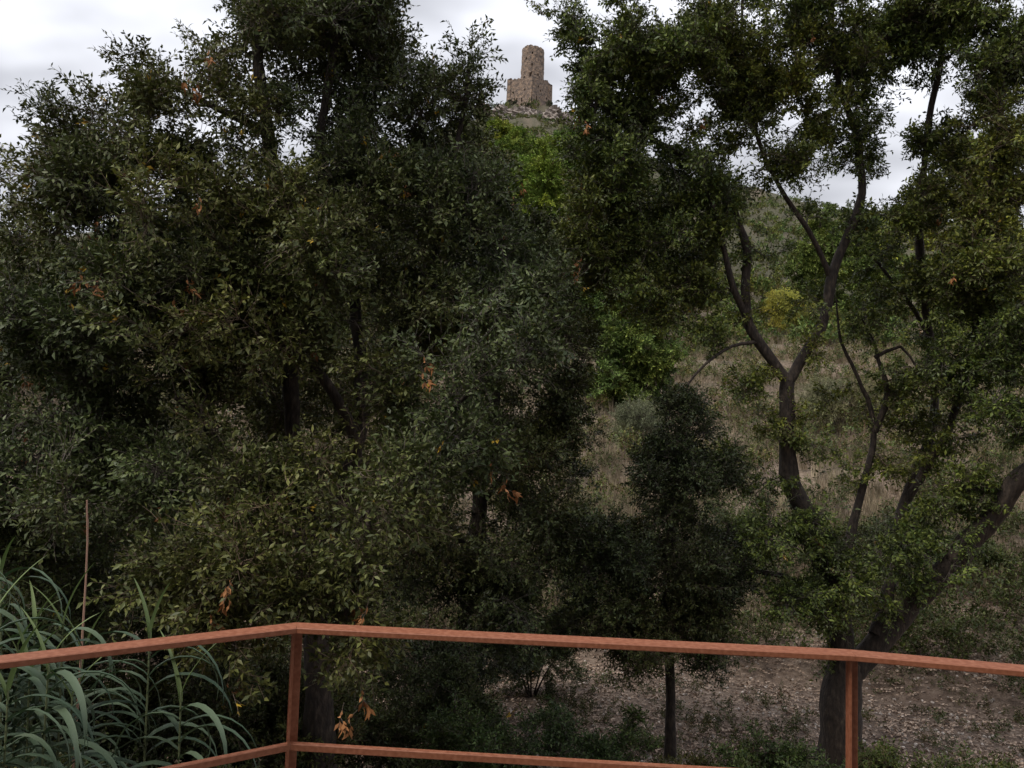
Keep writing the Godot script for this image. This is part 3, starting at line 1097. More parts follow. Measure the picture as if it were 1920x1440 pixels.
# ---------------------------------------------------------------- the trees of the photograph
func make_trees() -> void:
	var g1 := "evergreen oaks in front of the hill"
	# the big oak on the left
	var limbs := [
		L(0.2, 0.10, [[600, 1640, 8.9], [596, 1300, 8.8], [580, 1050, 8.8], [552, 820, 8.8]], 0.5),
		L(0.1, 0.05, [[552, 820, 8.8], [546, 660, 8.8], [540, 520, 8.9], [528, 400, 8.9], [500, 250, 8.9], [480, 60, 9.0], [470, -120, 9.0]]),
		L(0.10, 0.035, [[590, 1150, 8.8], [640, 950, 8.7], [668, 860, 8.5], [640, 770, 8.3], [600, 705, 8.1], [560, 675, 7.9], [540, 655, 7.7]]),
		L(0.085, 0.035, [[640, 950, 8.7], [680, 760, 8.9], [660, 560, 9.1], [620, 440, 9.1], [600, 330, 9.1], [610, 180, 9.1], [650, 0, 9.1], [660, -150, 9.2]]),
		L(0.07, 0.03, [[575, 1000, 8.8], [500, 930, 8.3], [430, 850, 7.9], [375, 785, 7.6], [330, 740, 7.4]]),
		L(0.06, 0.025, [[545, 620, 8.8], [440, 560, 8.6], [320, 480, 8.4], [200, 380, 8.3], [110, 260, 8.3]]),
		L(0.055, 0.02, [[500, 250, 8.9], [400, 200, 8.8], [300, 150, 8.7]]),
		L(0.06, 0.025, [[680, 760, 8.9], [760, 600, 9.0], [830, 420, 9.2], [860, 260, 9.3], [880, 120, 9.3]]),
		L(0.06, 0.02, [[650, 900, 8.6], [760, 830, 7.6], [830, 780, 7.2], [880, 740, 7.0]]),
		L(0.05, 0.02, [[500, 930, 8.3], [360, 960, 7.8], [220, 880, 7.6], [100, 800, 7.6]]),
		L(0.05, 0.015, [[590, 1100, 8.6], [660, 1000, 7.0], [690, 960, 6.6], [680, 1060, 6.4], [650, 1150, 6.3]]),
		L(0.045, 0.015, [[575, 1030, 8.6], [540, 1000, 7.2], [470, 1030, 6.6], [420, 1100, 6.4]]),
	]
	var blobs := [
		B(580, 50, 9.0, .95, 1.1, 1.2, .65), B(450, 190, 8.9, .7, .8, .9, .5), B(660, 60, 9.1, .75, .9, 1.0, .75), B(560, -260, 9.3, 1.6, 1.0, 1.6, .8),
		B(345, 235, 8.6, .5, .6, .7, .55), B(212, 195, 8.5, .2, .42, .3, 1.8), B(290, 225, 8.5, .26, .36, .35, 1.4), B(135, 245, 8.4, .2, .34, .3, 1.6), B(82, 205, 8.4, .08, .16, .1, 2.5), B(100, 310, 8.3, .2, .26, .3, 1.2), B(38, 310, 8.2, .1, .12, .1, 3.0),
		B(200, 330, 8.3, .75, .6, .8, .5), B(110, 400, 8.2, .45, .5, .6, .7), B(350, 380, 8.2, .9, .75, .9, .8), B(30, 440, 8.6, .3, .3, .4, .8), B(20, 400, 8.6, .18, .12, .3, 1.0),
		B(90, 600, 8.2, .75, .6, .8), B(260, 560, 7.9, .9, .8, .9), B(430, 560, 7.8, .9, .85, .8), B(560, 480, 8.3, .8, .9, .7),
		B(760, 190, 9.3, .5, .75, .7), B(868, 105, 9.3, .16, .3, .25, 1.5), B(838, 215, 9.3, .36, .4, .5), B(888, 160, 9.3, .05, .14, .1, 2.5),
		B(700, 360, 9.0, .7, .8, .8), B(850, 400, 9.2, .7, .75, .8), B(970, 500, 9.4, .5, .55, .7), B(800, 560, 9.0, .8, .7, .9),
		B(960, 600, 8.8, .6, .65, .8), B(880, 650, 7.3, .55, .42, .5, 1.3), B(720, 640, 7.9, .3, .45, .4, 1.1), B(620, 500, 7.7, .4, .4, .4, 1.1),
		B(740, 780, 7.4, .35, .3, .5, .8), B(770, 820, 7.0, .5, .45, .5, 1.1), B(900, 840, 7.4, .5, .35, .5), B(720, 920, 6.6, .4, .4, .35, 1.1), B(820, 900, 6.7, .22, .25, .3, 1.2),
		B(380, 720, 7.8, .7, .5, .7, .9), B(200, 760, 8.3, .8, .6, .8, .8), B(60, 880, 7.6, .7, .5, .7), B(240, 930, 7.4, .8, .5, .7), B(450, 880, 7.4, .7, .4, .6, .8), B(560, 900, 7.4, .6, .5, .6, .9),
		B(400, 1080, 6.5, .5, .4, .4, 1.1), B(500, 1060, 6.5, .5, .45, .4, 1.1), B(330, 1060, 6.6, .3, .25, .3, 1.1), B(650, 1080, 6.4, .28, .42, .3, 1.3), B(560, 1150, 6.4, .5, .3, .35, 1.1),
		B(640, 1230, 6.2, .38, .26, .3, 1.4), B(450, 1230, 6.3, .22, .14, .2, 1.3), B(300, 1120, 6.6, .2, .15, .2, 1.4), B(480, 760, 9.7, .7, .6, .5), B(650, 720, 9.7, .5, .6, .5), B(560, 880, 9.6, .6, .4, .5), B(420, 640, 9.4, .6, .5, .5), B(620, 600, 9.6, .5, .5, .5), B(60, 1000, 7.4, .6, .4, .5), B(160, 1060, 7.8, .7, .4, .5), B(60, 1090, 8.2, .7, .4, .5, .8), B(240, 1140, 8.0, .5, .35, .5, .8), B(700, 1180, 6.2, .15, .25, .2, 1.4),
	]
	tree("oak_tree", "broad evergreen oak filling the left half, its lowest twigs hanging over the railing", "tree", g1, limbs, blobs, {"leaves": S.oak + S.loose, "centre": at(560, 600, 9.5), "density": 16.0, "sprays": 22, "dead": 0.085, "rise": 0.12})
	# a second oak, behind it, that fills the shaded middle
	limbs = [
		L(0.17, 0.08, [[860, 1440, 12.6], [870, 1200, 12.6], [900, 950, 12.7], [930, 700, 12.8], [950, 520, 12.9], [960, 430, 13.0]], 0.15),
		L(0.06, 0.02, [[900, 950, 12.7], [1000, 820, 12.6], [1080, 700, 12.6]]),
		L(0.06, 0.02, [[885, 1050, 12.7], [800, 900, 12.6], [740, 750, 12.6]]),
		L(0.05, 0.02, [[880, 1120, 12.6], [980, 1050, 12.2], [1060, 1000, 12.0]]),
	]
	blobs = [
		B(970, 450, 13.0, .9, .7, 1.0), B(1060, 460, 13.0, .5, .5, .8), B(900, 560, 13.0, 1.3, 1.2, 1.3), B(1040, 620, 12.8, .65, 1.0, 1.0), B(780, 700, 12.8, 1.2, 1.3, 1.1),
		B(960, 820, 12.6, 1.2, 1.1, 1.1), B(800, 980, 12.4, 1.2, 1.0, 1.0), B(980, 1010, 12.2, 1.0, .9, .9), B(1050, 820, 12.6, .45, .6, .7), B(900, 1130, 12.0, 1.1, .6, .8), B(700, 1110, 12.2, .9, .7, .8), B(500, 1150, 12.4, 1.2, .8, .8), B(300, 1050, 12.6, 1.3, .9, .8), B(100, 1050, 12.4, 1.2, 1.0, .8),
		B(840, 320, 13.0, .6, .5, .7), B(620, 850, 12.8, 1.0, 1.0, .8), B(1090, 520, 13.0, .4, .6, .6), B(1080, 930, 12.5, .5, .5, .6), B(1090, 1060, 12.4, .5, .5, .6), B(1070, 740, 12.8, .4, .5, .6), B(720, 500, 13.0, .9, .9, .9), B(640, 300, 13.2, .8, .7, .9, .4), B(1000, 1130, 12.0, .6, .5, .6), B(860, 1200, 11.8, .8, .4, .6), B(620, 1240, 12.0, 1.0, .5, .6)]
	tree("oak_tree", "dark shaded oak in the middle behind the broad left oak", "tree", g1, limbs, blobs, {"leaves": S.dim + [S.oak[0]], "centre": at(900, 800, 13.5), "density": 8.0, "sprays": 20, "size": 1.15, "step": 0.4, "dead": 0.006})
	# the forked multi-stemmed oak on the right
	limbs = [
		L(0.30, 0.25, [[1572, 1440, 12.0], [1575, 1330, 12.0], [1590, 1240, 12.0]], 1.0),
		L(0.2, 0.09, [[1600, 1260, 12.0], [1680, 1160, 11.9], [1740, 1100, 11.8], [1800, 1040, 11.6], [1860, 970, 11.4], [1900, 910, 11.2], [1960, 850, 11.0], [2040, 700, 10.9], [2080, 480, 10.9]], 0.3),
		L(0.19, 0.10, [[1585, 1250, 12.0], [1570, 1160, 12.0], [1545, 1060, 12.1], [1510, 960, 12.1], [1485, 905, 12.1], [1477, 800, 12.1], [1478, 715, 12.1]], 0.4),
		L(0.09, 0.035, [[1478, 715, 12.1], [1440, 660, 12.1], [1405, 610, 12.1], [1395, 540, 12.1], [1400, 470, 12.1], [1380, 400, 12.1], [1320, 310, 12.0], [1240, 270, 11.9], [1170, 220, 11.8]]),
		L(0.085, 0.03, [[1478, 715, 12.1], [1510, 660, 12.1], [1548, 600, 12.2], [1556, 520, 12.2], [1590, 440, 12.2], [1612, 360, 12.2], [1610, 260, 12.2], [1570, 140, 12.1], [1560, 30, 12.0], [1580, -150, 12.0]]),
		L(0.045, 0.02, [[1556, 520, 12.2], [1520, 440, 12.0], [1450, 330, 11.8], [1400, 180, 11.7], [1390, 20, 11.6]]),
		L(0.055, 0.025, [[1400, 600, 12.1], [1370, 520, 11.9], [1350, 420, 11.7], [1330, 360, 11.6]]),
		L(0.035, 0.015, [[1425, 640, 12.1], [1370, 650, 11.9], [1325, 680, 11.7], [1290, 720, 11.6]]),
		L(0.09, 0.012, [[1575, 1170, 12.0], [1595, 1000, 12.3], [1625, 880, 12.5], [1640, 810, 12.6], [1610, 710, 12.6], [1580, 640, 12.6], [1565, 560, 12.6]]),
		L(0.055, 0.008, [[1640, 810, 12.6], [1662, 740, 12.5], [1645, 670, 12.5], [1635, 630, 12.5], [1610, 590, 12.5]]),
		L(0.11, 0.02, [[1640, 1190, 11.9], [1680, 1060, 12.2], [1700, 940, 12.5], [1745, 800, 12.7], [1750, 680, 12.8], [1725, 600, 12.8], [1680, 530, 12.8], [1630, 470, 12.8]]),
		L(0.07, 0.03, [[1750, 700, 12.8], [1735, 560, 12.6], [1720, 420, 12.4], [1740, 260, 12.2], [1770, 60, 12.0], [1780, -100, 12.0]]),
		L(0.07, 0.03, [[1700, 940, 12.5], [1790, 780, 12.2], [1830, 620, 11.8], [1840, 450, 11.4], [1870, 250, 11.2], [1880, 60, 11.2]]),
		L(0.05, 0.02, [[1570, 1140, 12.0], [1480, 1085, 11.8], [1380, 1060, 11.7], [1270, 1010, 11.6]]),
		L(0.035, 0.015, [[1640, 670, 12.5], [1690, 650, 12.4], [1720, 690, 12.3]]),
	]
	blobs = [
		B(1165, 130, 11.6, .65, .9, .8), B(1072, 55, 11.6, .26, .45, .4, 1.1), B(1030, 35, 11.6, .1, .25, .2, 1.5), B(1100, 205, 11.7, .24, .4, .5, 1.0), B(1180, 320, 11.8, .8, .6, .8), B(1280, 100, 11.7, .8, .8, .9), B(1300, 330, 11.9, .75, .6, .8, .9),
		B(1170, 480, 12.0, .7, .5, .7), B(1300, 500, 11.9, .7, .45, .6), B(1100, 520, 12.0, .35, .45, .5), B(1240, 590, 11.9, .45, .3, .5, .8), B(1340, 590, 11.9, .35, .3, .4, .8),
		B(1440, 120, 11.9, .9, .8, .9, .85), B(1460, 330, 11.8, .6, .45, .6, .8), B(1440, 460, 11.8, .35, .3, .4, .7), B(1580, 90, 12.0, .7, .8, .8, .7), B(1700, 60, 12.0, .8, .8, .9, .85), B(1850, 120, 11.4, .8, .9, .9), B(1580, 290, 12.0, .5, .4, .5, .8),
		B(1640, 200, 12.0, .45, .5, .5, .45), B(1740, 260, 12.1, .45, .5, .6, .5), B(1880, 330, 11.1, .6, .7, .7), B(1740, 400, 12.3, .6, .5, .6, .9), B(1830, 480, 11.4, .7, .7, .7), B(1900, 600, 11.0, .5, .8, .6), B(1720, 520, 12.5, .5, .4, .5, .9), B(1640, 440, 12.4, .5, .35, .5, .8), B(1540, 410, 12.1, .35, .25, .4, .5),
		B(1820, 680, 11.7, .6, .6, .6), B(1720, 650, 12.6, .35, .35, .4, .7), B(1880, 800, 11.2, .5, .5, .5), B(1760, 820, 12.3, .55, .45, .5, .9), B(1620, 620, 12.5, .35, .25, .4, .6), B(1590, 860, 12.3, .25, .2, .3, .5), B(1480, 580, 12.1, .3, .2, .3, .5),
		B(1520, 1000, 11.7, .45, .4, .5, 1.1), B(1440, 990, 11.7, .4, .35, .5, 1.0), B(1600, 1060, 11.6, .6, .4, .5, 1.1), B(1690, 990, 11.7, .6, .35, .5, 1.0), B(1780, 930, 11.7, .55, .35, .5, .9), B(1480, 1100, 11.6, .5, .4, .5, 1.0), B(1590, 1130, 11.5, .5, .25, .4, 1.0), B(1720, 1090, 11.5, .45, .25, .4, .7), B(1560, 1270, 11.7, .3, .25, .3, .8), B(1860, 900, 11.2, .35, .3, .4, .9),
		B(1400, 860, 12.0, .3, .35, .4, .7), B(1400, 760, 12.0, .3, .35, .4, .5),
		B(1120, 340, 12.0, .5, .45, .5), B(1230, 400, 12.0, .6, .4, .5), B(1210, 200, 11.8, .6, .5, .6), B(1100, 420, 12.0, .4, .5, .5), B(1380, 220, 11.9, .5, .5, .6, .8), B(1340, 420, 12.0, .5, .4, .5, .8), B(1510, 220, 12.0, .5, .5, .6, .8), B(1500, 40, 12.0, .6, .5, .6, .8), B(1640, 330, 12.2, .35, .3, .4, .5), B(1790, 330, 12.0, .5, .5, .5, .8), B(1650, 560, 12.6, .45, .35, .5, .8), B(1680, 740, 12.5, .45, .4, .5, .8), B(1560, 760, 12.3, .25, .25, .3, .5), B(1800, 560, 12.0, .5, .5, .5), B(1440, 900, 12.0, .3, .3, .4, .8), B(1660, 880, 12.3, .4, .35, .4, .8), B(1840, 1000, 11.3, .3, .2, .3, .8),
		B(1568, 540, 12.6, .22, .22, .25, 1.2), B(1610, 575, 12.5, .2, .15, .2, 1.2), B(1445, 570, 12.1, .25, .3, .3, .8), B(1530, 650, 12.1, .25, .2, .3, .7), B(1445, 790, 12.0, .25, .35, .3, .8), B(1525, 850, 12.0, .25, .25, .3, .8), B(1430, 700, 12.0, .2, .2, .3, .8), B(1640, 690, 12.4, .3, .25, .3, .8), B(1350, -150, 12.0, 2.0, .9, 1.8, .6), B(1800, -150, 12.0, 1.6, .9, 1.8, .6), B(2050, 400, 10.8, .7, 1.6, 1.0, .6), B(2050, 800, 10.8, .6, .9, .8, .6),
	]
	tree("oak_tree", "many stemmed oak on the right with a thick limb leaning to the right edge", "tree", g1, limbs, blobs, {"leaves": S.green + [S.loose[0]], "centre": at(1600, 500, 12.5), "density": 19.0, "sprays": 20, "dead": 0.02, "size": 1.05})
	# the small dark tree between the two
	limbs = [
		L(0.065, 0.045, [[1256, 1420, 12.0], [1258, 1340, 12.0], [1256, 1250, 12.0], [1250, 1120, 12.0], [1262, 960, 12.0], [1275, 800, 12.0]], 0.3),
		L(0.03, 0.012, [[1254, 1180, 12.0], [1190, 1080, 12.0], [1150, 980, 12.0]]),
		L(0.03, 0.012, [[1256, 1200, 12.0], [1330, 1100, 12.0], [1370, 980, 12.0]]),
	]
	blobs = [B(1275, 790, 12.0, .45, .4, .5), B(1290, 900, 12.0, .75, .6, .7), B(1250, 1030, 12.0, .9, .6, .8), B(1180, 1090, 11.8, .6, .6, .6), B(1330, 1090, 11.8, .55, .6, .6), B(1250, 1180, 11.7, .9, .4, .7), B(1200, 1240, 11.6, .4, .25, .4), B(1110, 1170, 12.0, .5, .4, .5), B(1310, 1250, 11.7, .3, .2, .4)]
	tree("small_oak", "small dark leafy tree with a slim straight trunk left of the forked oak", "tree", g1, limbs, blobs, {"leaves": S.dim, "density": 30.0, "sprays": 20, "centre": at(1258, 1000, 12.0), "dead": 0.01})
	# trees behind
	limbs = [L(0.15, 0.06, [[-40, 1340, 14.0], [-20, 1000, 14.0], [10, 800, 14.0], [30, 620, 14.0]], 0.3), L(0.05, 0.02, [[0, 850, 14.0], [100, 740, 13.8], [190, 670, 13.6]])]
	blobs = [B(20, 540, 14.0, 1.1, .8, 1.0), B(130, 640, 13.8, .8, .6, .8), B(-30, 680, 14.0, .9, .8, .8), B(60, 500, 14.0, .5, .3, .5)]
	tree("oak_tree", "oak behind the broad left oak at the left edge", "tree", g1, limbs, blobs, {"leaves": S.oak.slice(0, 2), "density": 8.0, "sprays": 18, "centre": at(20, 600, 14.5), "size": 1.2, "step": 0.4})
	limbs = [L(0.14, 0.06, [[1990, 1240, 18.5], [1970, 900, 18.5], [1920, 600, 18.5], [1885, 400, 18.5]], 0.3), L(0.05, 0.02, [[1888, 700, 18.5], [1780, 500, 18.5], [1740, 380, 18.5]])]
	blobs = [B(1860, 300, 18.5, 1.0, 1.0, 1.0), B(1760, 400, 18.5, .8, .7, .8), B(1900, 480, 18.5, 1.0, 1.2, 1.0), B(1680, 440, 18.5, .5, .5, .6), B(1800, 600, 18.5, .8, .7, .8)]
	tree("oak_tree", "pale green tree behind the many stemmed oak at the right edge", "tree", g1, limbs, blobs, {"leaves": S.green.slice(0, 2), "density": 5.0, "sprays": 18, "centre": at(1860, 450, 19.0), "size": 1.5, "step": 0.5, "tint": Color(1.4, 1.35, 1.1)})

func hill_tree(label: String, x: float, top_y: float, d: float, wide: float, tint: Color) -> void:
	var foot := ground_at(x, d)
	var head := at(x, top_y, d)
	head.x = lerpf(head.x, foot.x, 0.2)
	var tall := head.y - foot.y
	var limbs := [[0.02 * tall, 0.006 * tall, [foot - Vector3(0, 0.2, 0), foot.lerp(head, 0.4), foot.lerp(head, 0.85)], 0.25]]
	var blobs := []
	for k in 5:
		var f := lerpf(0.16, 0.86, k / 4.0)
		var w := wide * sin(lerpf(1.1, 2.7, k / 4.0)) + 0.3
		blobs.append([foot.lerp(head, f) + Vector3(rng.randf_range(-0.2, 0.2) * wide, 0, rng.randf_range(-0.2, 0.2) * wide), Vector3(w, tall * 0.17, w), 1.0])
	tree("hillside_tree", label, "tree", "green trees on the hillside below the castle", limbs, blobs, {"leaves": S.far, "density": 60.0 / (wide * wide * tall), "sprays": 13, "centre": foot.lerp(head, 0.5), "size": 0.2 * wide + 0.35, "step": 1.2, "twig": 0.02, "branch": 0.12, "dead": 0.0, "tint": tint, "limb_step": 1.0})

func make_background_trees() -> void:
	hill_tree("bright green tree straight below the round tower", 985, 236, 120.0, 4.6, Color(1.7, 1.7, 1.0))
	hill_tree("yellow green tree below the broken stump of wall", 930, 218, 130.0, 4.0, Color(2.1, 1.9, 0.9))
	hill_tree("dark green tree right of the crag under the castle", 1065, 238, 115.0, 4.8, Color(1.2, 1.3, 0.9))
	hill_tree("light green tree in front of the crag, lower than its neighbours", 1015, 262, 95.0, 4.0, Color(2.0, 2.0, 1.1))
	hill_tree("green tree left of the others below the ruined wall", 880, 240, 100.0, 4.4, Color(1.5, 1.5, 1.0))
	hill_tree("green hillside tree seen low between the two large oaks", 1120, 420, 60.0, 2.8, Color(1.0, 1.05, 0.9))
	hill_tree("round bush like tree on the slope left of the forked oak", 1190, 520, 42.0, 1.9, Color(1.2, 1.2, 1.0))
	hill_tree("pale tree on the slope seen through the fork of the oak", 1535, 385, 88.0, 3.0, Color(1.3, 1.25, 1.0))
	hill_tree("green tree on the slope right of the fork of the oak", 1640, 400, 80.0, 3.2, Color(1.2, 1.2, 1.0))
	hill_tree("yellowish tree on the slope showing at the left skyline", 170, 485, 60.0, 2.2, Color(1.9, 1.7, 0.8))

func make_bushes() -> void:
	var lows := "shrubs under the oaks"
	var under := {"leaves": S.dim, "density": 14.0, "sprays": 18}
	var leafy := {"leaves": S.shrub, "density": 16.0, "sprays": 18}
	bush("shrub", "dark shrub below the left post of the railing", lows, ground_at(700, 8.6), Vector3(1.0, 0.62, 0.8), under)
	bush("shrub", "leafy shrub at the bottom edge left of the slim trunk", lows, ground_at(900, 9.6), Vector3(1.1, 0.85, 0.7), leafy)
	bush("shrub", "dim shrub behind the leafy one at the bottom middle", lows, ground_at(790, 11.0), Vector3(1.2, 0.85, 0.8), under)
	bush("shrub", "tall dark thicket at the lower left behind the reeds", lows, ground_at(430, 9.5), Vector3(1.6, 1.2, 0.9), under)
	bush("shrub", "dark thicket left of the tall one, behind the dry stalk", lows, ground_at(180, 9.8), Vector3(1.5, 1.6, 0.9), under)
	bush("shrub", "dark thicket behind the reeds at the left edge", lows, ground_at(-20, 9.0), Vector3(1.3, 1.6, 0.9), under)
	bush("shrub", "dim thicket between the left post and the tall dark thicket", lows, ground_at(580, 10.2), Vector3(1.1, 1.0, 0.8), under)
	bush("shrub", "low green shrub at the foot of the forked oak", lows, ground_at(1460, 10.2), Vector3(0.8, 0.55, 0.5), leafy)
	bush("shrub", "low green shrub right of the right railing post", lows, ground_at(1730, 10.7), Vector3(0.95, 0.55, 0.6), leafy)
	bush("shrub", "small shrub at the bottom right corner", lows, ground_at(1890, 9.6), Vector3(0.6, 0.5, 0.5), leafy)
	bush("shrub", "brownish low shrub between the slim trunk and the forked oak", lows, ground_at(1350, 10.3), Vector3(0.8, 0.45, 0.5), leafy.merged({"tint": Color(1.3, 0.9, 0.8), "density": 9.0}))
	bush("shrub", "sparse low shrub at the foot of the slim trunk", lows, ground_at(1130, 10.6), Vector3(0.9, 0.6, 0.6), leafy.merged({"density": 9.0}))
	bush("shrub", "dim shrub on the far side of the open litter, left of the slim trunk", lows, ground_at(1010, 15.2), Vector3(1.0, 0.6, 0.6), leafy.merged({"density": 10.0, "tint": Color(1.1, 0.95, 0.8)}))
	bush("shrub", "dark shrub on the open litter below the middle oak", lows, ground_at(850, 13.6), Vector3(1.2, 0.7, 0.7), under.merged({"density": 10.0}))
	bush("shrub", "shrub in the bottom left corner under the reeds", lows, ground_at(150, 7.4), Vector3(1.2, 0.8, 0.8), under)
	bush("shrub", "dim shrub hidden low between the reeds and the left post", lows, ground_at(400, 7.6), Vector3(1.0, 0.7, 0.7), under)
	var slope := "bushes on the slope behind the oaks"
	bush("slope_bush", "yellow flowering broom on the slope inside the fork of the oak", slope, ground_at(1475, 72.0), Vector3(1.9, 1.9, 1.6), {"leaves": S.yellow, "density": 2.2, "sprays": 20, "size": 2.0, "step": 0.8})
	bush("slope_bush", "pale grey olive coloured bush right of the forked trunk", slope, ground_at(1572, 36.0), Vector3(1.3, 1.3, 1.0), {"leaves": S.olive, "density": 5.0, "sprays": 18, "size": 1.5, "step": 0.4})
	bush("slope_bush", "pale grey bush left of the small dark tree", slope, ground_at(1195, 34.0), Vector3(1.1, 1.3, 1.0), {"leaves": S.olive, "density": 5.0, "sprays": 18, "size": 1.5, "step": 0.4})
	bush("slope_bush", "grey green bush on the slope at the left edge", slope, ground_at(60, 36.0), Vector3(2.2, 1.6, 1.2), {"leaves": S.olive, "density": 5.0, "sprays": 16, "size": 1.4, "step": 0.5, "tint": Color(0.8, 0.85, 0.8)})
	bush("slope_bush", "dull olive bush on the slope behind the left oak", slope, ground_at(330, 27.0), Vector3(1.6, 1.5, 1.2), {"leaves": S.olive, "density": 5.0, "sprays": 16, "size": 1.4, "step": 0.5, "tint": Color(0.75, 0.75, 0.65)})
	bush("slope_bush", "brownish green bush on the bank right of the leaning limb", slope, ground_at(1830, 19.6), Vector3(1.3, 0.7, 0.6), {"leaves": S.shrub, "density": 9.0, "sprays": 14, "size": 1.2, "step": 0.4})
	bush("slope_bush", "dark bush on the bank behind the fork of the right oak", slope, ground_at(1650, 20.0), Vector3(1.2, 0.9, 0.7), {"leaves": S.dim, "density": 9.0, "sprays": 14, "size": 1.2, "step": 0.4})
	bush("slope_bush", "green bush on the bank left of the small dark tree", slope, ground_at(1090, 20.5), Vector3(1.1, 1.1, 0.8), {"leaves": S.shrub, "density": 9.0, "sprays": 14, "size": 1.2, "step": 0.4})
	bush("slope_bush", "green bush on the bank right of the small dark tree", slope, ground_at(1400, 21.0), Vector3(1.0, 1.0, 0.8), {"leaves": S.shrub, "density": 9.0, "sprays": 14, "size": 1.2, "step": 0.4})
	var foot := "shrubs on the castle crag"
	bush("crag_shrub", "dark shrub at the foot of the left keep wall", foot, at(962, 196, 216.0), Vector3(1.2, 0.6, 1.0), {"leaves": S.scrub, "density": 3.5, "sprays": 9, "size": 0.9, "step": 1.0, "stem": 3.0, "tint": Color(0.4, 0.5, 0.5)})
	bush("crag_shrub", "green shrub at the foot of the castle's front corner", foot, at(988, 200, 216.0), Vector3(1.5, 0.5, 1.0), {"leaves": S.scrub, "density": 3.5, "sprays": 9, "size": 0.9, "step": 1.0, "stem": 3.0, "tint": Color(0.8, 0.8, 0.7)})
	bush("crag_shrub", "green shrub at the foot of the right keep wall", foot, at(1030, 200, 216.0), Vector3(1.1, 0.6, 1.0), {"leaves": S.scrub, "density": 3.5, "sprays": 9, "size": 0.9, "step": 1.0, "stem": 3.0, "tint": Color(0.7, 0.8, 0.6)})

func make_rocks() -> void:
	var grp := "stones on the ground behind the railing"
	rock("stone", "rounded whitish stone on the ground at the right edge", ground_at(1886, 11.4) + Vector3(0, 0.05, 0), Vector3(0.11, 0.085, 0.1), M.pale_rock, grp)
	rock("stone", "grey stone just left of the whitish one", ground_at(1835, 11.5) + Vector3(0, 0.05, 0), Vector3(0.19, 0.12, 0.14), M.rock, grp)
	rock("stone", "flat brownish stone below the low shrub at the bottom right", ground_at(1790, 10.2) + Vector3(0, 0.03, 0), Vector3(0.17, 0.07, 0.12), M.rock, grp)
	rock("stone", "small pale stone at the bottom edge near the right post", ground_at(1650, 9.9) + Vector3(0, 0.04, 0), Vector3(0.1, 0.07, 0.1), M.pale_rock, grp)
	var crag := "rocks of the castle crag"
	var rows := [
		[975, 214, 213.0, 3.4, 2.0, 2.0, "grey slab of rock under the left keep wall"],
		[1003, 222, 211.0, 2.6, 2.2, 2.0, "pale rock under the front corner of the castle"],
		[1035, 218, 212.0, 3.2, 2.4, 2.0, "broad pinkish rock under the right keep wall"],
		[940, 214, 214.0, 3.0, 2.2, 2.0, "dark rock left of the castle foot"],
		[1060, 224, 212.0, 2.4, 1.8, 2.0, "rightmost rock of the crag below the castle"],
		[985, 236, 207.0, 2.6, 1.8, 1.8, "low rock in the middle of the crag above the green trees"],
		[1022, 238, 207.0, 2.8, 1.7, 1.8, "low pale rock of the crag above the light green tree"],
		[955, 226, 211.0, 2.2, 1.6, 1.6, "lower rock of the crag left of the tower line"],
	]
	for r in rows:
		rock("crag_rock", r[6], at(r[0], r[1], r[2]), Vector3(r[3], r[4], r[5]), M.crag, crag, true)
	# a fallen branch on the ground
	var p0 := ground_at(1385, 12.6) + Vector3(0, 0.05, 0)
	var p1 := ground_at(1450, 12.5) + Vector3(0, 0.06, 0)
	var b := buf()
	var line := smooth_line([Vector3.ZERO, (p1 - p0) * 0.5 + Vector3(0, 0.02, 0.03), p1 - p0], 0.08)
	var radii := PackedFloat32Array()
	for i in line.size():
		radii.append(lerpf(0.05, 0.03, float(i) / line.size()))
	tube(b, line, radii, 8, Color.WHITE, 0.3)
	var o := top("fallen_branch", commit(b), M.bark)
	o.position = p0
	tag(o, "short dark fallen branch on the litter left of the forked oak", "branch")

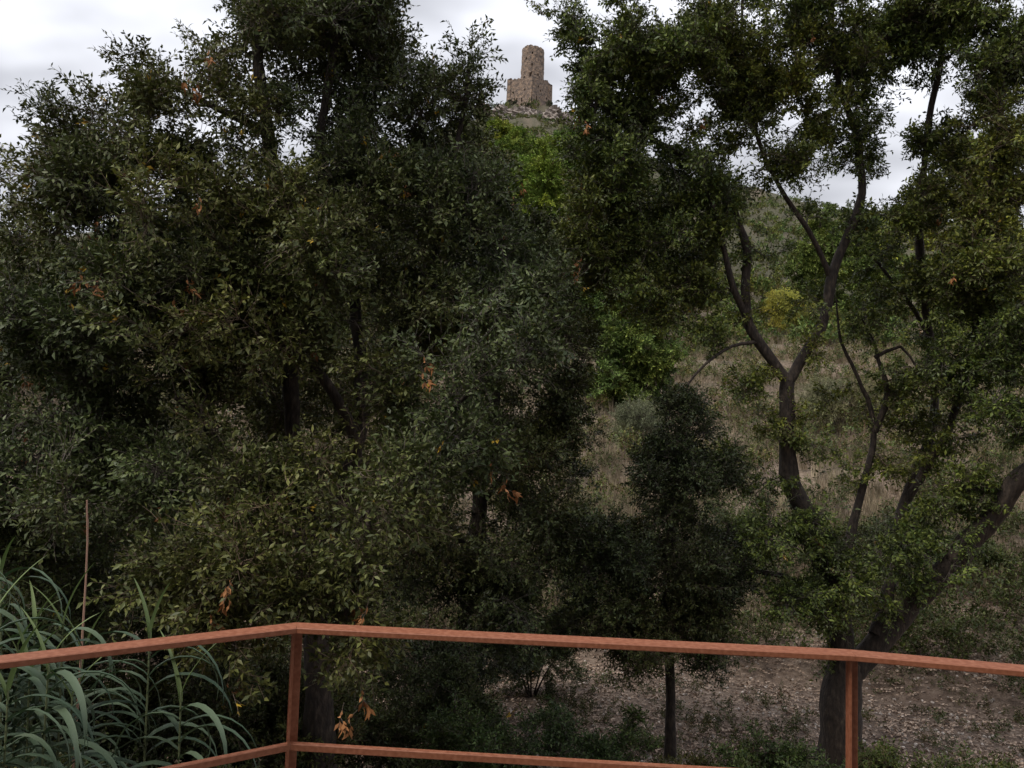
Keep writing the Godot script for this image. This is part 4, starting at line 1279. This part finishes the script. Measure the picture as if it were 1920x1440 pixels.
# ---------------------------------------------------------------- sky
func make_sky() -> Sky:
	var n := FastNoiseLite.new()
	n.seed = 77
	n.frequency = 1.0
	n.fractal_octaves = 5
	var w := 1024
	var h := 512
	var im := Image.create(w, h, false, Image.FORMAT_RGBF)
	for y in h:
		var el := (0.5 - (y + 0.5) / h) * PI
		for x in w:
			var az := ((x + 0.5) / w) * TAU
			var d := Vector3(cos(el) * sin(az), sin(el), -cos(el) * cos(az))
			var k := 1.0
			if d.y > -0.1:
				# a layer of cloud: the pattern lies on a plane overhead
				var s := 1.0 / (maxf(d.y, 0.0) + 0.25)
				var p := Vector2(d.x, d.z) * s
				var a := n.get_noise_2d(p.x * 1.3 + 4.0, p.y * 2.6 + 1.0)
				var c := n.get_noise_2d(p.x * 4.0 + 9.0, p.y * 9.0)
				k = 0.82 + 0.38 * a + 0.17 * c
			var col := Color(0.74, 0.77, 0.88).lerp(Color(0.91, 0.93, 1.0), clampf(k, 0.0, 1.2))
			# an overcast sky is brightest overhead
			k = clampf(k, 0.45, 1.05) * (1.0 + 1.3 * maxf(d.y, 0.0)) / 1.5
			im.set_pixel(x, y, Color(col.r * k, col.g * k, col.b * k))
	var m := PanoramaSkyMaterial.new()
	m.panorama = ImageTexture.create_from_image(im)
	var s := Sky.new()
	s.sky_material = m
	return s

func _ready() -> void:
	# camera
	cam_basis = Basis(Vector3.RIGHT, PITCH) * Basis(Vector3.BACK, ROLL)
	var cam := Camera3D.new()
	cam.name = "camera"
	cam.transform = Transform3D(cam_basis, EYE)
	cam.fov = rad_to_deg(2.0 * atan(720.0 / FOCAL))
	cam.near = 0.05
	cam.far = 4000.0
	add_child(cam)
	# sky, exposure
	rng.seed = 12345
	noise.seed = 5
	noise.frequency = 0.35
	noise.fractal_octaves = 3
	var we := WorldEnvironment.new()
	var e := Environment.new()
	e.background_mode = Environment.BG_SKY
	e.sky = make_sky()
	e.background_energy_multiplier = 0.73
	e.tonemap_mode = Environment.TONE_MAPPER_LINEAR
	e.tonemap_exposure = 1.62
	e.sdfgi_enabled = true
	e.ssao_enabled = true
	e.ssil_enabled = true
	we.environment = e
	we.name = "environment"
	add_child(we)
	# the sun behind the cloud
	var sun := DirectionalLight3D.new()
	sun.name = "sun"
	sun.light_energy = 0.5
	sun.light_angular_distance = 25.0
	sun.light_color = Color(1.0, 0.97, 0.92)
	sun.shadow_enabled = true
	sun.rotation_degrees = Vector3(-54, -58, 0)
	add_child(sun)
	make_materials()
	make_ground()
	make_railing()
	make_house()
	make_castle()
	make_sprays()
	rng.seed = 11
	make_trees()
	rng.seed = 12
	make_background_trees()
	rng.seed = 13
	make_bushes()
	rng.seed = 21
	make_reeds()
	make_rocks()
	rng.seed = 15
	make_cover()
